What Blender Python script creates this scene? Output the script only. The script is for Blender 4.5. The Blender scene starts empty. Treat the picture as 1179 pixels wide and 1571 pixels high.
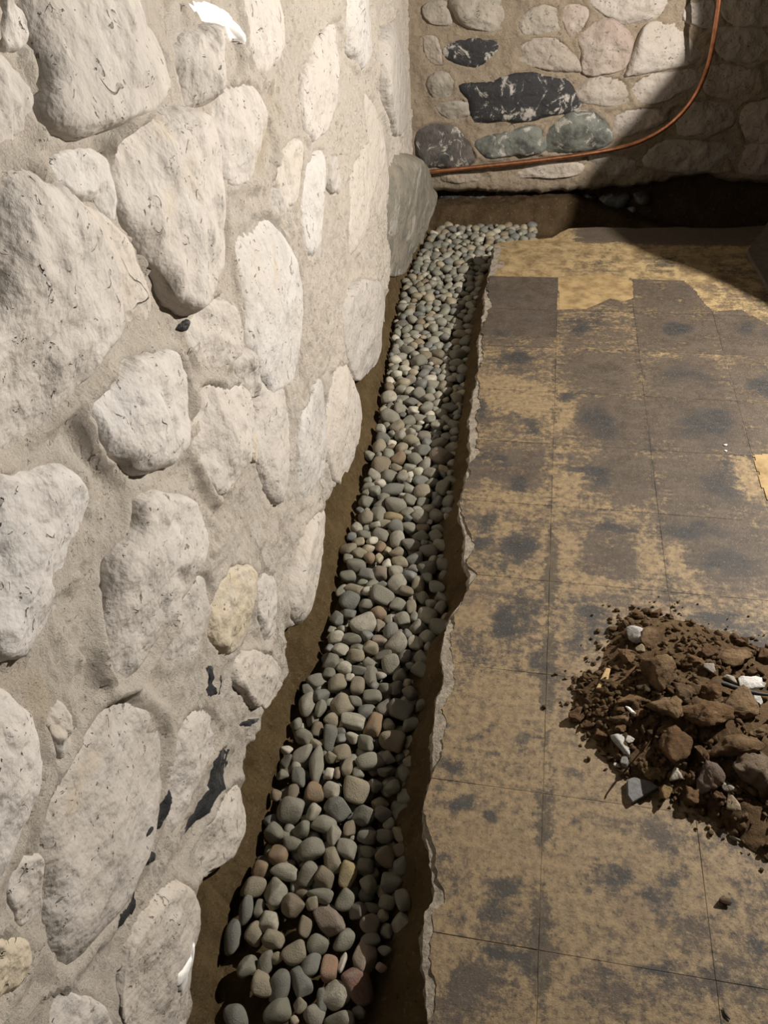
import bpy, bmesh, math, random
import numpy as np
from mathutils import Matrix, Vector

S = bpy.context.scene
COL = S.collection

# ------------------------------------------------------------------ camera
F, PITCH, YAW, ROLL, H = 1170.65, .7335, .2333, -.0805, 1.5357
TX0, TY0, TILE = .0986, 3.266, .305            # tile grid origin and pitch (12 inch tiles)
_c, _s = math.cos(YAW), math.sin(YAW)
FW = np.array([-_s*math.cos(PITCH), _c*math.cos(PITCH), -math.sin(PITCH)])
_r = np.array([_c, _s, 0.]); _u = np.cross(_r, FW)
RT = _r*math.cos(ROLL)+_u*math.sin(ROLL); UP = -_r*math.sin(ROLL)+_u*math.cos(ROLL)
CAM = np.array([0, 0, H])
cd = bpy.data.cameras.new('camera'); cam = bpy.data.objects.new('camera', cd); COL.objects.link(cam)
cd.sensor_fit = 'HORIZONTAL'; cd.sensor_width = 36; cd.lens = F/1179*36; cd.clip_start = .02
cam.matrix_world = Matrix(((RT[0], UP[0], -FW[0], 0), (RT[1], UP[1], -FW[1], 0), (RT[2], UP[2], -FW[2], H), (0, 0, 0, 1)))
S.camera = cam

# ------------------------------------------------------------------ light
W = bpy.data.worlds.new('world'); S.world = W; W.use_nodes = True
bg = W.node_tree.nodes['Background']; bg.inputs[0].default_value = (1, .93, .85, 1); bg.inputs[1].default_value = .005
LAMP = np.array([1.75, 2.3, 1.7])
pl = bpy.data.lights.new('work_light', 'POINT'); pl.energy = 530; pl.color = (1, .93, .85); pl.shadow_soft_size = .007
po = bpy.data.objects.new('work_light', pl); COL.objects.link(po); po.location = LAMP
al = bpy.data.lights.new('fill_light', 'AREA'); al.energy = .3; al.size = .6; al.color = (1, .95, .90)  # soft fill added behind the camera, no actual fixture there
ao = bpy.data.objects.new('fill_light', al); COL.objects.link(ao); ao.location = (.5, -.6, 2.2)
ao.rotation_euler = (Vector((-.5, .9, .6))-Vector(ao.location)).to_track_quat('-Z', 'Y').to_euler()
S.view_settings.view_transform = 'Standard'; S.view_settings.look = 'None'
S.view_settings.exposure = 0; S.view_settings.gamma = 1; S.view_settings.use_curve_mapping = False

# ------------------------------------------------------------------ geometry of the place
def ray(x, y): return FW+RT*(x-589.5)/F-UP*(y-785.5)/F
def onz(x, y, z=0.):
    d = ray(x, y); return CAM+d*((z-H)/d[2])
def onplane(x, y, n, k):
    d = ray(x, y); n = np.array(n); return CAM+d*((k-n@CAM)/(n@d))
def proj(p):
    d = np.asarray(p, float)-CAM; z = d@FW
    return 589.5+F*(d@RT)/z, 785.5-F*(d@UP)/z, z
LW0, LWK = -.515, -.043                         # left wall: X = LW0 + LWK*Y
BW0, BWK = 4.30, .085                           # back wall: Y = BW0 + BWK*X
def lw_uv(x, y):
    p = onplane(x, y, (1, -LWK, 0), LW0+.008); return p[1], p[2]
def bw_uv(x, y):
    p = onplane(x, y, (-BWK, 1, 0), BW0-.008); return p[0], p[2]
def lw_xyz(u, v, w): return np.stack([LW0+LWK*u+w, u, v], -1)
def bw_xyz(u, v, w): return np.stack([u+0*w, BW0+BWK*u-w, v], -1)

# ------------------------------------------------------------------ noise
def _hash(ix, iy, iz, seed):
    h = (ix.astype(np.int64)*374761393+iy.astype(np.int64)*668265263+iz.astype(np.int64)*2147483647+seed*1274126177) & 0xffffffff
    h = ((h ^ (h >> 13))*1274126177) & 0xffffffff
    h = ((h ^ (h >> 16))*2246822519) & 0xffffffff
    return ((h ^ (h >> 15)) & 0xffff)/65535.*2-1
def vnoise(p, seed=0):
    p = np.asarray(p, float); i = np.floor(p); f = p-i; i = i.astype(np.int64)
    f = f*f*f*(f*(f*6-15)+10)
    r = 0
    for dx in (0, 1):
        wx = f[..., 0] if dx else 1-f[..., 0]
        for dy in (0, 1):
            wy = f[..., 1] if dy else 1-f[..., 1]
            for dz in (0, 1):
                wz = f[..., 2] if dz else 1-f[..., 2]
                r = r+wx*wy*wz*_hash(i[..., 0]+dx, i[..., 1]+dy, i[..., 2]+dz, seed)
    return r
def fbm(p, freq, oct=3, seed=0, gain=.5):
    p = np.asarray(p, float); a = 1.; r = 0.; t = 0
    for k in range(oct):
        r = r+a*vnoise(p*freq+17.3*k, seed+k*7); t += a; a *= gain; freq *= 2.07
    return r/t

# ------------------------------------------------------------------ object helpers
def mesh(name, V, Fc, smooth=True):
    m = bpy.data.meshes.new(name); m.from_pydata([tuple(map(float, v)) for v in V], [], [tuple(map(int, f)) for f in Fc])
    if smooth: m.polygons.foreach_set('use_smooth', [True]*len(m.polygons))
    m.update(); return m
def link(name, me, mat=None, parent=None, color=None):
    o = bpy.data.objects.new(name, me); COL.objects.link(o)
    if mat is not None and not me.materials: me.materials.append(mat)
    if parent is not None: o.parent = parent
    if color is not None: o.color = (*color, 1)
    return o
def tag(o, label=None, cat=None, group=None, kind=None):
    if label: o['label'] = label
    if cat: o['category'] = cat
    if group: o['group'] = group
    if kind: o['kind'] = kind
    return o
def grid_faces(nu, nv):
    a = np.arange(nu*nv).reshape(nu, nv)
    return np.stack([a[:-1, :-1], a[1:, :-1], a[1:, 1:], a[:-1, 1:]], -1).reshape(-1, 4)

# ------------------------------------------------------------------ materials
def mat_new(name, rough=.85, spec=.3):
    m = bpy.data.materials.new(name); m.use_nodes = True
    nt = m.node_tree; b = nt.nodes['Principled BSDF']
    b.inputs['Roughness'].default_value = rough; b.inputs['Specular IOR Level'].default_value = spec
    return m, nt, b
class NT:
    def __init__(s, nt): s.nt = nt; s.co = None
    def n(s, t, **k):
        x = s.nt.nodes.new(t)
        for a, b in k.items(): setattr(x, a, b)
        return x
    def l(s, a, b): s.nt.links.new(a, b)
    def pos(s):
        if s.co is None: s.co = s.n('ShaderNodeNewGeometry').outputs['Position']
        return s.co
    def obj(s): return s.n('ShaderNodeTexCoord').outputs['Object']
    def noise(s, scale, detail=5, rough=.6, co=None, dist=0.):
        x = s.n('ShaderNodeTexNoise'); x.inputs['Scale'].default_value = scale; x.inputs['Detail'].default_value = detail
        x.inputs['Roughness'].default_value = rough; x.inputs['Distortion'].default_value = dist
        s.l(co if co is not None else s.pos(), x.inputs['Vector']); return x.outputs['Fac']
    def voro(s, scale, feature='F1', co=None):
        x = s.n('ShaderNodeTexVoronoi', feature=feature); x.inputs['Scale'].default_value = scale
        s.l(co if co is not None else s.pos(), x.inputs['Vector']); return x.outputs['Distance']
    def ramp(s, v, a, b, lo=0., hi=1.):
        x = s.n('ShaderNodeMapRange', interpolation_type='SMOOTHSTEP'); x.inputs[1].default_value = a; x.inputs[2].default_value = b
        x.inputs[3].default_value = lo; x.inputs[4].default_value = hi; s.l(v, x.inputs[0]); return x.outputs[0]
    def math(s, op, a, b=None):
        x = s.n('ShaderNodeMath', operation=op)
        for i, v in enumerate((a, b)):
            if v is None: continue
            if isinstance(v, (int, float)): x.inputs[i].default_value = v
            else: s.l(v, x.inputs[i])
        return x.outputs[0]
    def mix(s, f, a, b, blend='MIX'):
        x = s.n('ShaderNodeMix', data_type='RGBA', blend_type=blend)
        if isinstance(f, (int, float)): x.inputs[0].default_value = f
        else: s.l(f, x.inputs[0])
        for i, v in ((6, a), (7, b)):
            if isinstance(v, tuple): x.inputs[i].default_value = (*v[:3], 1)
            else: s.l(v, x.inputs[i])
        return x.outputs[2]
    def bump(s, h, strength, dist, nrm=None):
        x = s.n('ShaderNodeBump'); x.inputs['Strength'].default_value = strength; x.inputs['Distance'].default_value = dist
        s.l(h, x.inputs['Height'])
        if nrm is not None: s.l(nrm, x.inputs['Normal'])
        return x.outputs['Normal']
    def ocol(s): return s.n('ShaderNodeObjectInfo').outputs['Color']
    def attr(s, name):
        x = s.n('ShaderNodeAttribute', attribute_name=name)
        y = s.n('ShaderNodeSeparateColor'); s.l(x.outputs['Color'], y.inputs[0]); return y.outputs

def whitewash(name, grainy, k=(1, 1, 1)):
    m, nt, b = mat_new(name, .8, .25); g = NT(nt)
    big = g.noise(5, 4, .6); med = g.noise(26, 6, .65); fine = g.noise(150, 6, .75)
    c = g.mix(g.ramp(big, .38, .66, .15, .65), g.ocol(), (.568, .512, .439) if grainy else (.447, .408, .361))
    c = g.mix(g.ramp(med, .50, .74, 0, .38 if grainy else .28), c, (.430, .361, .280) if grainy else (.335, .301, .262))
    c = g.mix(g.ramp(g.noise(9, 6, .7), .48, .70, 0, .5), c, (.602, .568, .525) if grainy else (.516, .494, .464))
    c = g.mix(g.ramp(g.noise(4.1, 3, .5, dist=.6), .63, .75, 0, .40), c, (.421, .323, .172))
    c = g.mix(g.ramp(g.noise(3.2, 4, .6), .58, .74, 0, .4), c, (.292, .275, .254))
    pits = g.ramp(g.noise(75 if grainy else 45, 3, .65, dist=1.6), .635 if grainy else .64, .70)
    ln = g.math('ABSOLUTE', g.math('SUBTRACT', g.noise(4.5, 2.5, .5, dist=.4), .5))
    crack = g.math('MULTIPLY', g.ramp(ln, .0, .006, 1, 0), g.ramp(g.noise(4.7, 2), .60, .68))
    dk = g.math('MAXIMUM', pits, crack)
    c = g.mix(g.math('MULTIPLY', dk, .6), c, (.112, .086, .060))
    if k != (1, 1, 1): c = g.mix(1., c, k, 'MULTIPLY')
    g.l(c, b.inputs['Base Color'])
    n0 = g.bump(g.noise(12, 4, .5), .7, .035)
    n1 = g.bump(g.noise(44, 7, .70 if grainy else .5), .9, .018 if grainy else .006, n0)
    n2 = g.bump(fine, .8, .006 if grainy else .0012, n1)
    n3 = g.bump(g.math('SUBTRACT', 1, dk), .9, .006, n2)
    g.l(n3, b.inputs['Normal']); return m
M_STONE = whitewash('whitewashed_stone', False)
M_MORTAR = whitewash('lime_mortar', True)
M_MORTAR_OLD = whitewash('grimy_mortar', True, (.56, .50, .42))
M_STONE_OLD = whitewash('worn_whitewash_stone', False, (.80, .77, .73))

def bare_stone(name, flecks):
    m, nt, b = mat_new(name, .72, .28); g = NT(nt)
    c = g.mix(g.ramp(g.noise(9, 6, .65), .35, .7), g.ocol(), (.03, .03, .03))
    c = g.mix(g.ramp(g.noise(11, 7, .74, dist=.9), .53, .60, 0, flecks), c, (.48, .45, .40))
    c = g.mix(g.ramp(g.noise(70, 4, .7), .6, .72, 0, .35), c, (.30, .27, .22))
    g.l(c, b.inputs['Base Color'])
    g.l(g.bump(g.noise(55, 8, .7), .8, .012), b.inputs['Normal']); return m
M_BARE = bare_stone('bare_dark_stone', .8)
M_CHIP = bare_stone('bare_slate_or_hole', .25)

def soil(name, c0, c1, bscale=45, bd=.02):
    m, nt, b = mat_new(name, .95, .12); g = NT(nt)
    c = g.mix(g.ramp(g.noise(12, 6, .65), .3, .7), c0, c1)
    c = g.mix(g.ramp(g.noise(85, 5, .7), .55, .75, 0, .55), c, (.33, .24, .14))
    c = g.mix(g.ramp(g.noise(60, 4, .7), .60, .72, 0, .8), c, (.035, .024, .015))
    g.l(c, b.inputs['Base Color'])
    n = g.bump(g.noise(bscale, 8, .72), 1, bd); g.l(g.bump(g.noise(210, 4, .7), .7, .004, n), b.inputs['Normal']); return m
M_TRENCH = soil('trench_soil', (.095, .063, .028), (.15, .105, .050), 30, .03)
M_TRENCH_DARK = soil('dark_trench_soil', (.060, .038, .019), (.096, .064, .034))  # darker soil colour for the trench below the back wall
M_SOIL = soil('dug_soil', (.098, .061, .032), (.153, .101, .054))

def clod_mat():
    m, nt, b = mat_new('clod', .92, .15); g = NT(nt); o = g.obj()
    c = g.mix(g.ramp(g.noise(14, 6, .7), .35, .68), g.ocol(), (.085, .05, .026))
    c = g.mix(g.ramp(g.noise(60, 5, .7), .58, .72, 0, .5), c, (.30, .21, .12))
    g.l(c, b.inputs['Base Color'])
    g.l(g.bump(g.noise(70, 8, .72), 1, .012), b.inputs['Normal']); return m
M_CLOD = clod_mat()
def rubble_mat():
    m, nt, b = mat_new('pale_rubble', .8, .3); g = NT(nt)
    c = g.mix(g.ramp(g.noise(45, 5, .7), .52, .68, 0, .75), g.ocol(), (.16, .14, .115))
    g.l(c, b.inputs['Base Color']); g.l(g.bump(g.noise(90, 7, .7), .9, .007), b.inputs['Normal']); return m
M_RUBBLE = rubble_mat()
def pebble_mat():
    m, nt, b = mat_new('river_pebble', .58, .4); g = NT(nt); o = g.obj()
    rnd = g.n('ShaderNodeObjectInfo').outputs['Random']
    v = g.n('ShaderNodeVectorMath', operation='ADD'); g.l(o, v.inputs[0])
    cmb = g.n('ShaderNodeCombineXYZ'); r10 = g.math('MULTIPLY', rnd, 37.)
    for i in range(3): g.l(r10, cmb.inputs[i])
    g.l(cmb.outputs[0], v.inputs[1]); co = v.outputs[0]
    c = g.mix(g.ramp(g.noise(1.6, 5, .65, co), .35, .7, 0, .6), g.ocol(), (.17, .15, .12))
    c = g.mix(g.ramp(g.noise(9, 6, .75, co), .55, .75, 0, .45), c, (.40, .37, .31))
    c = g.mix(.22, c, (.125, .115, .075))
    c = g.mix(g.ramp(g.noise(2.3, 4, .6, co, 1.), .62, .7, 0, .4), c, (.24, .16, .09))
    g.l(c, b.inputs['Base Color']); g.l(g.bump(g.noise(7, 7, .7, co), .35, .12), b.inputs['Normal']); return m
M_PEB = pebble_mat()

def tile_mat(name, bare):
    """R of 'stain' = black mastic, G = grey-brown tile wear, B = joint grime, on a tan adhesive ground"""
    m, nt, b = mat_new(name, .62, .35); g = NT(nt); at = g.attr('stain')
    n1 = g.noise(16, 8, .72, dist=.3); n2 = g.noise(55, 7, .75); n3 = g.noise(190, 4, .7)
    mp = g.n('ShaderNodeMapping'); mp.inputs['Scale'].default_value = (9, 34, 9); g.l(g.pos(), mp.inputs[0])
    ns = g.noise(1, 7, .72, mp.outputs[0]); n0 = g.noise(6, 6, .65, dist=.4)
    n4 = g.noise(130, 8, .85)
    nz = g.math('ADD', g.math('MULTIPLY', n1, .28), g.math('ADD', g.math('MULTIPLY', n2, .26), g.math('ADD', g.math('MULTIPLY', n4, .24), g.math('MULTIPLY', ns, .22))))
    if bare: tan = g.mix(g.ramp(n1, .36, .64), (.316, .236, .121), (.155, .103, .046))
    else: tan = g.mix(g.ramp(n2, .34, .68), (.243, .177, .096), (.121, .086, .050))
    tan = g.mix(g.ramp(g.noise(5, 4, .6), .52, .72, 0, .6), tan, (.147, .098, .059))
    f = g.math('ADD', at[1], g.math('MULTIPLY', g.math('SUBTRACT', nz, .5), 6.5))
    c = g.mix(g.ramp(f, .16, .88, 0, .93), tan, g.mix(g.ramp(g.math('ADD', g.math('MULTIPLY', n1, .5), g.math('MULTIPLY', n4, .5)), .40, .60), (.032, .025, .020), (.077, .060, .046)))
    f = g.math('ADD', at[0], g.math('MULTIPLY', g.math('SUBTRACT', g.math('ADD', g.math('MULTIPLY', nz, .7), g.math('MULTIPLY', n0, .3)), .5), 6.5))
    c = g.mix(g.ramp(f, .30, 1.0, 0, .88), c, g.mix(g.ramp(n2, .36, .64), (.013, .013, .014), (.038, .039, .039)))
    f = g.math('ADD', at[2], g.math('MULTIPLY', g.math('SUBTRACT', n2, .5), 2.8))
    c = g.mix(g.ramp(f, .22, .80, 0, .75), c, (.035, .030, .024))
    c = g.mix(g.ramp(g.noise(38, 8, .8), .58, .74, 0, .5), c, (.173, .144, .102))
    c = g.mix(g.ramp(n3, .60, .66, 0, .6), c, (.230, .205, .160))
    c = g.mix(g.ramp(g.noise(110, 4, .65), .62, .70, 0, .7), c, (.029, .024, .019))
    g.l(c, b.inputs['Base Color'])
    g.l(g.ramp(nz, .3, .7, .5, .8), b.inputs['Roughness'])
    n = g.bump(g.math('ADD', nz, g.math('MULTIPLY', n2, .3)), .35, .006); g.l(g.bump(n3, .6, .002, n), b.inputs['Normal']); return m
M_TILE = tile_mat('worn_tile', False)
M_SLAB = tile_mat('floor_screed', True)
def simple(name, col, rough=.7, spec=.3, bs=None, bd=.003, metal=0, var=None):
    m, nt, b = mat_new(name, rough, spec); g = NT(nt); b.inputs['Metallic'].default_value = metal
    c = g.mix(g.ramp(g.noise(bs or 40, 6, .7), .35, .7), col, var or tuple(v*.65 for v in col)); g.l(c, b.inputs['Base Color'])
    g.l(g.bump(g.noise((bs or 40)*1.7, 6, .7), .6, bd), b.inputs['Normal']); return m
M_CONC = simple('broken_concrete', (.34, .30, .24), .9, .2, 60, .016, var=(.17, .145, .115))
M_COPPER = simple('copper', (.72, .34, .19), .36, .5, 30, .0006, 1, var=(.42, .17, .08))
M_PAPER = simple('tan_backing_paper', (.30, .215, .105), .8, .2, 14, .002, var=(.15, .10, .048))
M_WOOD = simple('wood', (.42, .29, .13), .7, .3, 90, .002)
M_BLACK = simple('black_root', (.02, .018, .016), .6, .4)
M_SLATE = simple('slate', (.13, .125, .125), .6, .35, 70, .003)
M_FLAG = simple('flag_stone', (.12, .10, .083), .8, .25, 30, .004)
M_PAINT = simple('white_paint', (.86, .86, .84), .3, .5, 20, .001, var=(.78, .77, .74))
M_BRICK = simple('buried_brick', (.13, .075, .042), .9, .2, 40, .01)

random.seed(5); rng = np.random.default_rng(5)

# ------------------------------------------------------------------ stones in walls
def smooth_outline(P, n):
    P = np.asarray(P, float)
    if ((P-np.roll(P, -1, 0))[:, 0]*0+P[:, 0]*np.roll(P[:, 1], -1)-np.roll(P[:, 0], -1)*P[:, 1]).sum() < 0: P = P[::-1]
    out = []
    k = len(P)
    for i in range(k):
        a, b, c, d = P[i-1], P[i], P[(i+1) % k], P[(i+2) % k]
        for t in np.linspace(0, 1, 8, endpoint=False):
            out.append(.5*((2*b)+(c-a)*t+(2*a-5*b+4*c-d)*t*t+(3*b-a-3*c+d)*t**3))
    out = np.array(out); L = np.r_[0, np.cumsum(np.linalg.norm(np.roll(out, -1, 0)-out, axis=1))]
    s = np.linspace(0, L[-1], n, endpoint=False); oo = np.vstack([out, out[:1]])
    return np.stack([np.interp(s, L, oo[:, 0]), np.interp(s, L, oo[:, 1])], -1)
def area_of(P):
    return abs((P[:, 0]*np.roll(P[:, 1], -1)-np.roll(P[:, 0], -1)*P[:, 1]).sum())/2
def dome(P, xyz, h, seed, n=48, rings=15, p=2.6, lump=.22, base=-.025, tilt=(0, 0), grow=1.0, facets=0, fg=1.0):
    """a stone bulging out of the wall; P its outline on the wall (u,v)"""
    O = smooth_outline(P, n); c = O.mean(0); O = c+(O-c)*grow
    sz = math.sqrt(area_of(O))
    q3 = np.c_[O/sz, np.full(n, seed*3.7)]
    O = O+(O-c)/np.linalg.norm(O-c, axis=1)[:, None]*(fbm(q3, 2.6, 3, seed)*sz*.075)[:, None]
    Vs = []; rf = np.random.default_rng(seed*7+1); PLN = [(h*rf.uniform(.75, 1.1), rf.normal(size=2)*h/sz*fg) for _ in range(facets)]
    for k in range(rings):
        t = (k/(rings-1))**1.15*.985
        q = c+(O-c)*(1-t*t*.35-t*.65)
        r = 1-(1-t)**p
        prof = max(0, r)**(1/2.2)
        lu = np.c_[q/sz, np.full(n, seed*1.3)]
        w = base+(h-base)*prof*(1+lump*fbm(lu, 1.7, 3, seed+3))+prof*((q-c)@np.array(tilt))
        for ph, pg in PLN: w = np.minimum(w, ph+(q-c)@pg+h*.10*fbm(lu, 3.1, 2, seed+5))
        w = w+prof*h*.30*(np.abs(fbm(lu, 4.5, 3, seed+9))-.15)+.004*fbm(np.c_[q, w*0], 30, 3, seed, .6)
        Vs.append(xyz(q[:, 0], q[:, 1], w))
    V = np.concatenate(Vs); V = np.vstack([V, V[-n:].mean(0)])
    Fc = []
    for k in range(rings-1):
        for i in range(n):
            j = (i+1) % n; Fc.append((k*n+i, k*n+j, (k+1)*n+j, (k+1)*n+i))
    e = len(V)-1
    for i in range(n): Fc.append(((rings-1)*n+i, (rings-1)*n+(i+1) % n, e))
    return V, Fc, O
def orient(V, Fc, d):
    a, b, c = (np.asarray(V[Fc[len(Fc)//2][i]]) for i in range(3))
    if np.cross(b-a, c-a)@np.asarray(d) < 0: return [f[::-1] for f in Fc]
    return Fc

WH = (.458, .427, .392); WC = (.466, .422, .365); WG = (.387, .361, .330); WY = (.466, .400, .286); WB = (.493, .480, .462)
LEFT = [  # outline in photo pixels, tint, relief factor
 ([(0,0),(25,4),(46,38),(42,76),(17,80),(0,66)], WH, 1),
 ([(-30,80),(25,85),(51,123),(61,165),(55,212),(25,250),(0,259),(-30,250)], WG, 1),
 ([(55,-20),(237,-20),(254,47),(250,110),(229,157),(187,182),(148,199),(106,212),(72,195),(59,161),(64,110),(47,42)], WG, 1.15),
 ([(276,64),(305,34),(339,38),(360,72),(360,110),(335,140),(297,161),(284,127),(271,89)], WG, 1.5),
 ([(369,-10),(420,-10),(428,42),(426,93),(407,117),(386,106),(377,64)], WH, 1),
 ([(352,131),(382,136),(407,178),(418,220),(415,263),(382,280),(348,276),(335,212),(335,161)], WH, .8),
 ([(229,182),(263,165),(297,178),(318,220),(335,276),(343,339),(339,399),(314,445),(288,466),(263,462),(229,407),(199,339),(182,271),(187,220)], WH, 1.35),
 ([(85,242),(140,225),(170,246),(187,288),(199,335),(182,348),(144,318),(106,297),(81,271)], WB, .8),
 ([(-30,290),(60,275),(100,300),(130,360),(155,420),(185,500),(150,560),(110,610),(70,650),(30,690),(-30,715)], WH, 1.1),
 ([(120,310),(180,345),(212,392),(236,455),(225,515),(192,515),(162,450),(133,370)], WC, .7),
 ([(300,465),(330,455),(355,480),(360,530),(345,560),(310,560),(290,530),(285,490)], WH, 1),
 ([(365,360),(400,340),(430,350),(450,400),(460,450),(460,520),(445,580),(410,590),(385,530),(372,450)], WB, .75),
 ([(430,230),(455,215),(458,265),(448,310),(425,330),(410,300)], WC, .8),
 ([(412,290),(436,296),(441,320),(422,330)], WG, 1.2),
 ([(466,93),(499,43),(519,40),(519,99),(512,159),(499,185),(479,212),(462,185),(459,139)], WH, .8),
 ([(525,-10),(565,-10),(572,40),(568,83),(552,99),(532,66)], WB, .8),
 ([(466,252),(499,232),(503,265),(500,331),(490,377),(472,394),(462,348),(462,291)], WB, .75),
 ([(535,265),(572,218),(575,258),(565,314),(552,371),(535,387),(529,348)], WC, .8),
 ([(507,240),(522,252),(529,281),(519,298),(506,290)], WG, .8),
 ([(545,440),(575,430),(592,460),(590,500),(578,550),(557,580),(540,560),(530,500)], WG, 1.2),
 ([(187,555),(237,542),(271,555),(280,610),(276,670),(263,695),(216,729),(178,712),(144,678),(127,640),(131,614),(165,580)], WB, 1.25),
 ([(297,597),(331,593),(365,597),(375,631),(369,670),(360,712),(339,746),(322,754),(297,703),(284,670),(288,627)], WH, 1.1),
 ([(352,538),(390,542),(407,576),(403,602),(373,606),(356,580)], WG, 1.2),
 ([(375,670),(398,665),(407,691),(394,708),(378,699)], WY, .8),
 ([(25,737),(85,720),(123,737),(136,780),(140,831),(123,873),(102,924),(68,971),(25,1000),(-20,988),(-20,754)], WB, .95),
 ([(203,767),(242,754),(276,780),(295,814),(292,852),(280,898),(254,949),(229,1000),(190,1045),(161,1020),(157,945),(161,894),(170,852),(187,814)], WH, 1.1),
 ([(276,903),(314,882),(318,945),(305,992),(271,1017),(246,1000)], WG, .6),
 ([(326,894),(365,865),(382,882),(373,941),(360,992),(335,996),(318,966)], WY, 1.1),
 ([(403,885),(424,893),(424,966),(405,985),(392,930)], WH, .9),
 ([(505,580),(530,560),(546,620),(546,690),(525,735),(506,720),(498,650)], WC, 1.0),
 ([(460,640),(490,590),(498,650),(500,720),(480,765),(458,740)], WB, .7),
 ([(470,800),(495,785),(500,830),(485,890),(462,950),(444,930),(452,860)], WC, .9),
 ([(400,560),(440,610),(452,690),(430,760),(405,740),(392,660)], WH, .6),
 ([(-30,1072),(25,1076),(55,1102),(70,1140),(59,1195),(38,1254),(17,1305),(-30,1345)], WB, 1),
 ([(76,1076),(102,1081),(112,1119),(106,1148),(85,1165),(76,1136)], WG, 1.2),
 ([(136,1119),(191,1068),(233,1093),(250,1136),(250,1204),(237,1271),(212,1331),(178,1399),(136,1450),(98,1462),(76,1382),(64,1288),(72,1238),(102,1182)], WG, .75),
 ([(280,1110),(318,1085),(342,1120),(334,1150),(308,1185),(280,1250),(262,1290),(256,1220),(262,1160)], WH, .6),
 ([(345,1215),(372,1200),(374,1255),(355,1305),(322,1340),(292,1352),(292,1320),(318,1265)], WC, .8),
 ([(215,1420),(258,1365),(298,1385),(301,1450),(300,1520),(280,1600),(205,1600),(190,1500)], WC, .8),
 ([(-20,1450),(38,1441),(53,1479),(25,1522),(-20,1530)], WY, .9),
 ([(60,1545),(105,1520),(155,1540),(165,1600),(60,1610)], WH, .9),
 ([(366,1010),(400,1000),(432,1030),(415,1075),(388,1085),(362,1050)], WC, .8),
 ([(20,1340),(58,1310),(72,1380),(66,1425),(25,1420)], WH, .8),
 ([(585,60),(620,20),(636,90),(630,180),(606,200),(588,150)], WG, .7),
 ([(560,140),(590,190),(600,240),(585,330),(574,300),(566,220)], WC, .6),
 ([(395,470),(400,420),(420,470),(430,540),(412,545)], WC, .5),
]
BOULDER = [(605,234),(622,238),(648,247),(663,268),(670,300),(679,331),(664,357),(644,387),(618,412),(601,420),(592,381),(595,331),(597,281)]
DK = (.032, .032, .035); GG = (.17, .18, .155); PK = (.37, .30, .27); PW = (.344, .308, .268); GW = (.240, .228, .188); LG = (.44, .41, .385)
BACK = [
 ([(175,150),(240,115),(340,125),(345,160),(300,200),(240,208),(190,180)], DK, .5, 'bare'),
 ([(415,60),(450,25),(530,20),(560,90),(540,120),(470,115),(420,100)], GW, 1, ''),
 ([(410,140),(480,115),(540,125),(600,190),(610,220),(520,220),(430,195),(405,175)], PW, 1, ''),
 ([(600,120),(640,70),(700,60),(755,110),(760,160),(740,200),(690,225),(620,225),(605,180)], PK, 1.1, ''),
 ([(545,30),(610,15),(625,60),(595,110),(565,115)], PK, .8, ''),
 ([(640,-20),(860,-20),(840,50),(740,75),(660,40)], LG, 1, ''),
 ([(800,85),(900,75),(968,110),(965,190),(760,230),(750,210)], LG, 1, ''),
 ([(915,40),(950,-10),(1010,-10),(1005,80),(930,70)], LG, 1, ''),
 ([(235,260),(330,250),(400,225),(520,240),(560,260),(590,330),(500,355),(380,370),(290,370),(260,310)], DK, .9, 'bare'),
 ([(595,270),(650,235),(740,250),(770,290),(740,320),(640,325),(590,300)], PW, 1, ''),
 ([(140,230),(190,220),(215,260),(200,300),(150,300),(130,265)], GW, 1.4, ''),
 ([(285,430),(380,400),(460,390),(490,430),(480,465),(400,475),(320,485),(290,460)], GG, 1.2, 'bare'),
 ([(490,440),(510,390),(560,355),(620,345),(670,370),(695,430),(640,460),(560,470),(495,470)], GG, 1.2, 'bare'),
 ([(100,400),(180,380),(250,420),(270,500),(180,510),(110,500)], (.12,.105,.095), .8, 'bare'),
 ([(120,20),(200,0),(220,40),(200,80),(140,70)], GW, .9, ''),
 ([(220,-10),(400,-10),(400,60),(330,100),(250,80),(215,50)], GW, 1, ''),
 ([(770,250),(900,212),(965,205),(950,270),(840,312),(780,305)], LG, .9, ''),
 ([(700,400),(720,350),(830,330),(865,370),(780,410),(730,420)], LG, 1, ''),
 ([(1000,200),(1130,210),(1140,270),(1080,300),(990,290)], PK, .9, ''),
 ([(1020,90),(1150,80),(1190,150),(1130,195),(1035,180)], PW, .9, ''),
 ([(885,330),(1060,312),(1085,375),(980,425),(900,405)], PW, .9, ''),
 ([(1095,320),(1230,310),(1230,420),(1110,430)], PK, .9, ''),
 ([(1060,-20),(1230,-20),(1230,70),(1070,75)], PW, .9, ''),
 ([(850,435),(1050,440),(1060,515),(870,530),(800,490)], PW, .8, ''),
 ([(1075,450),(1230,440),(1230,520),(1085,530)], PK, .8, ''),
 ([(340,520),(500,500),(600,500),(590,535),(500,545),(360,545)], WC, .7, ''),
 ([(155,320),(255,312),(268,355),(200,370)], GW, .9, ''),
 ([(120,110),(165,120),(175,195),(130,190)], PW, .9, ''),
 ([(620,480),(690,470),(780,500),(770,540),(660,535)], PW, .8, ''),
 ([(180,535),(300,525),(320,555),(190,562)], (.34,.27,.20), .8, ''),
]
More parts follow.
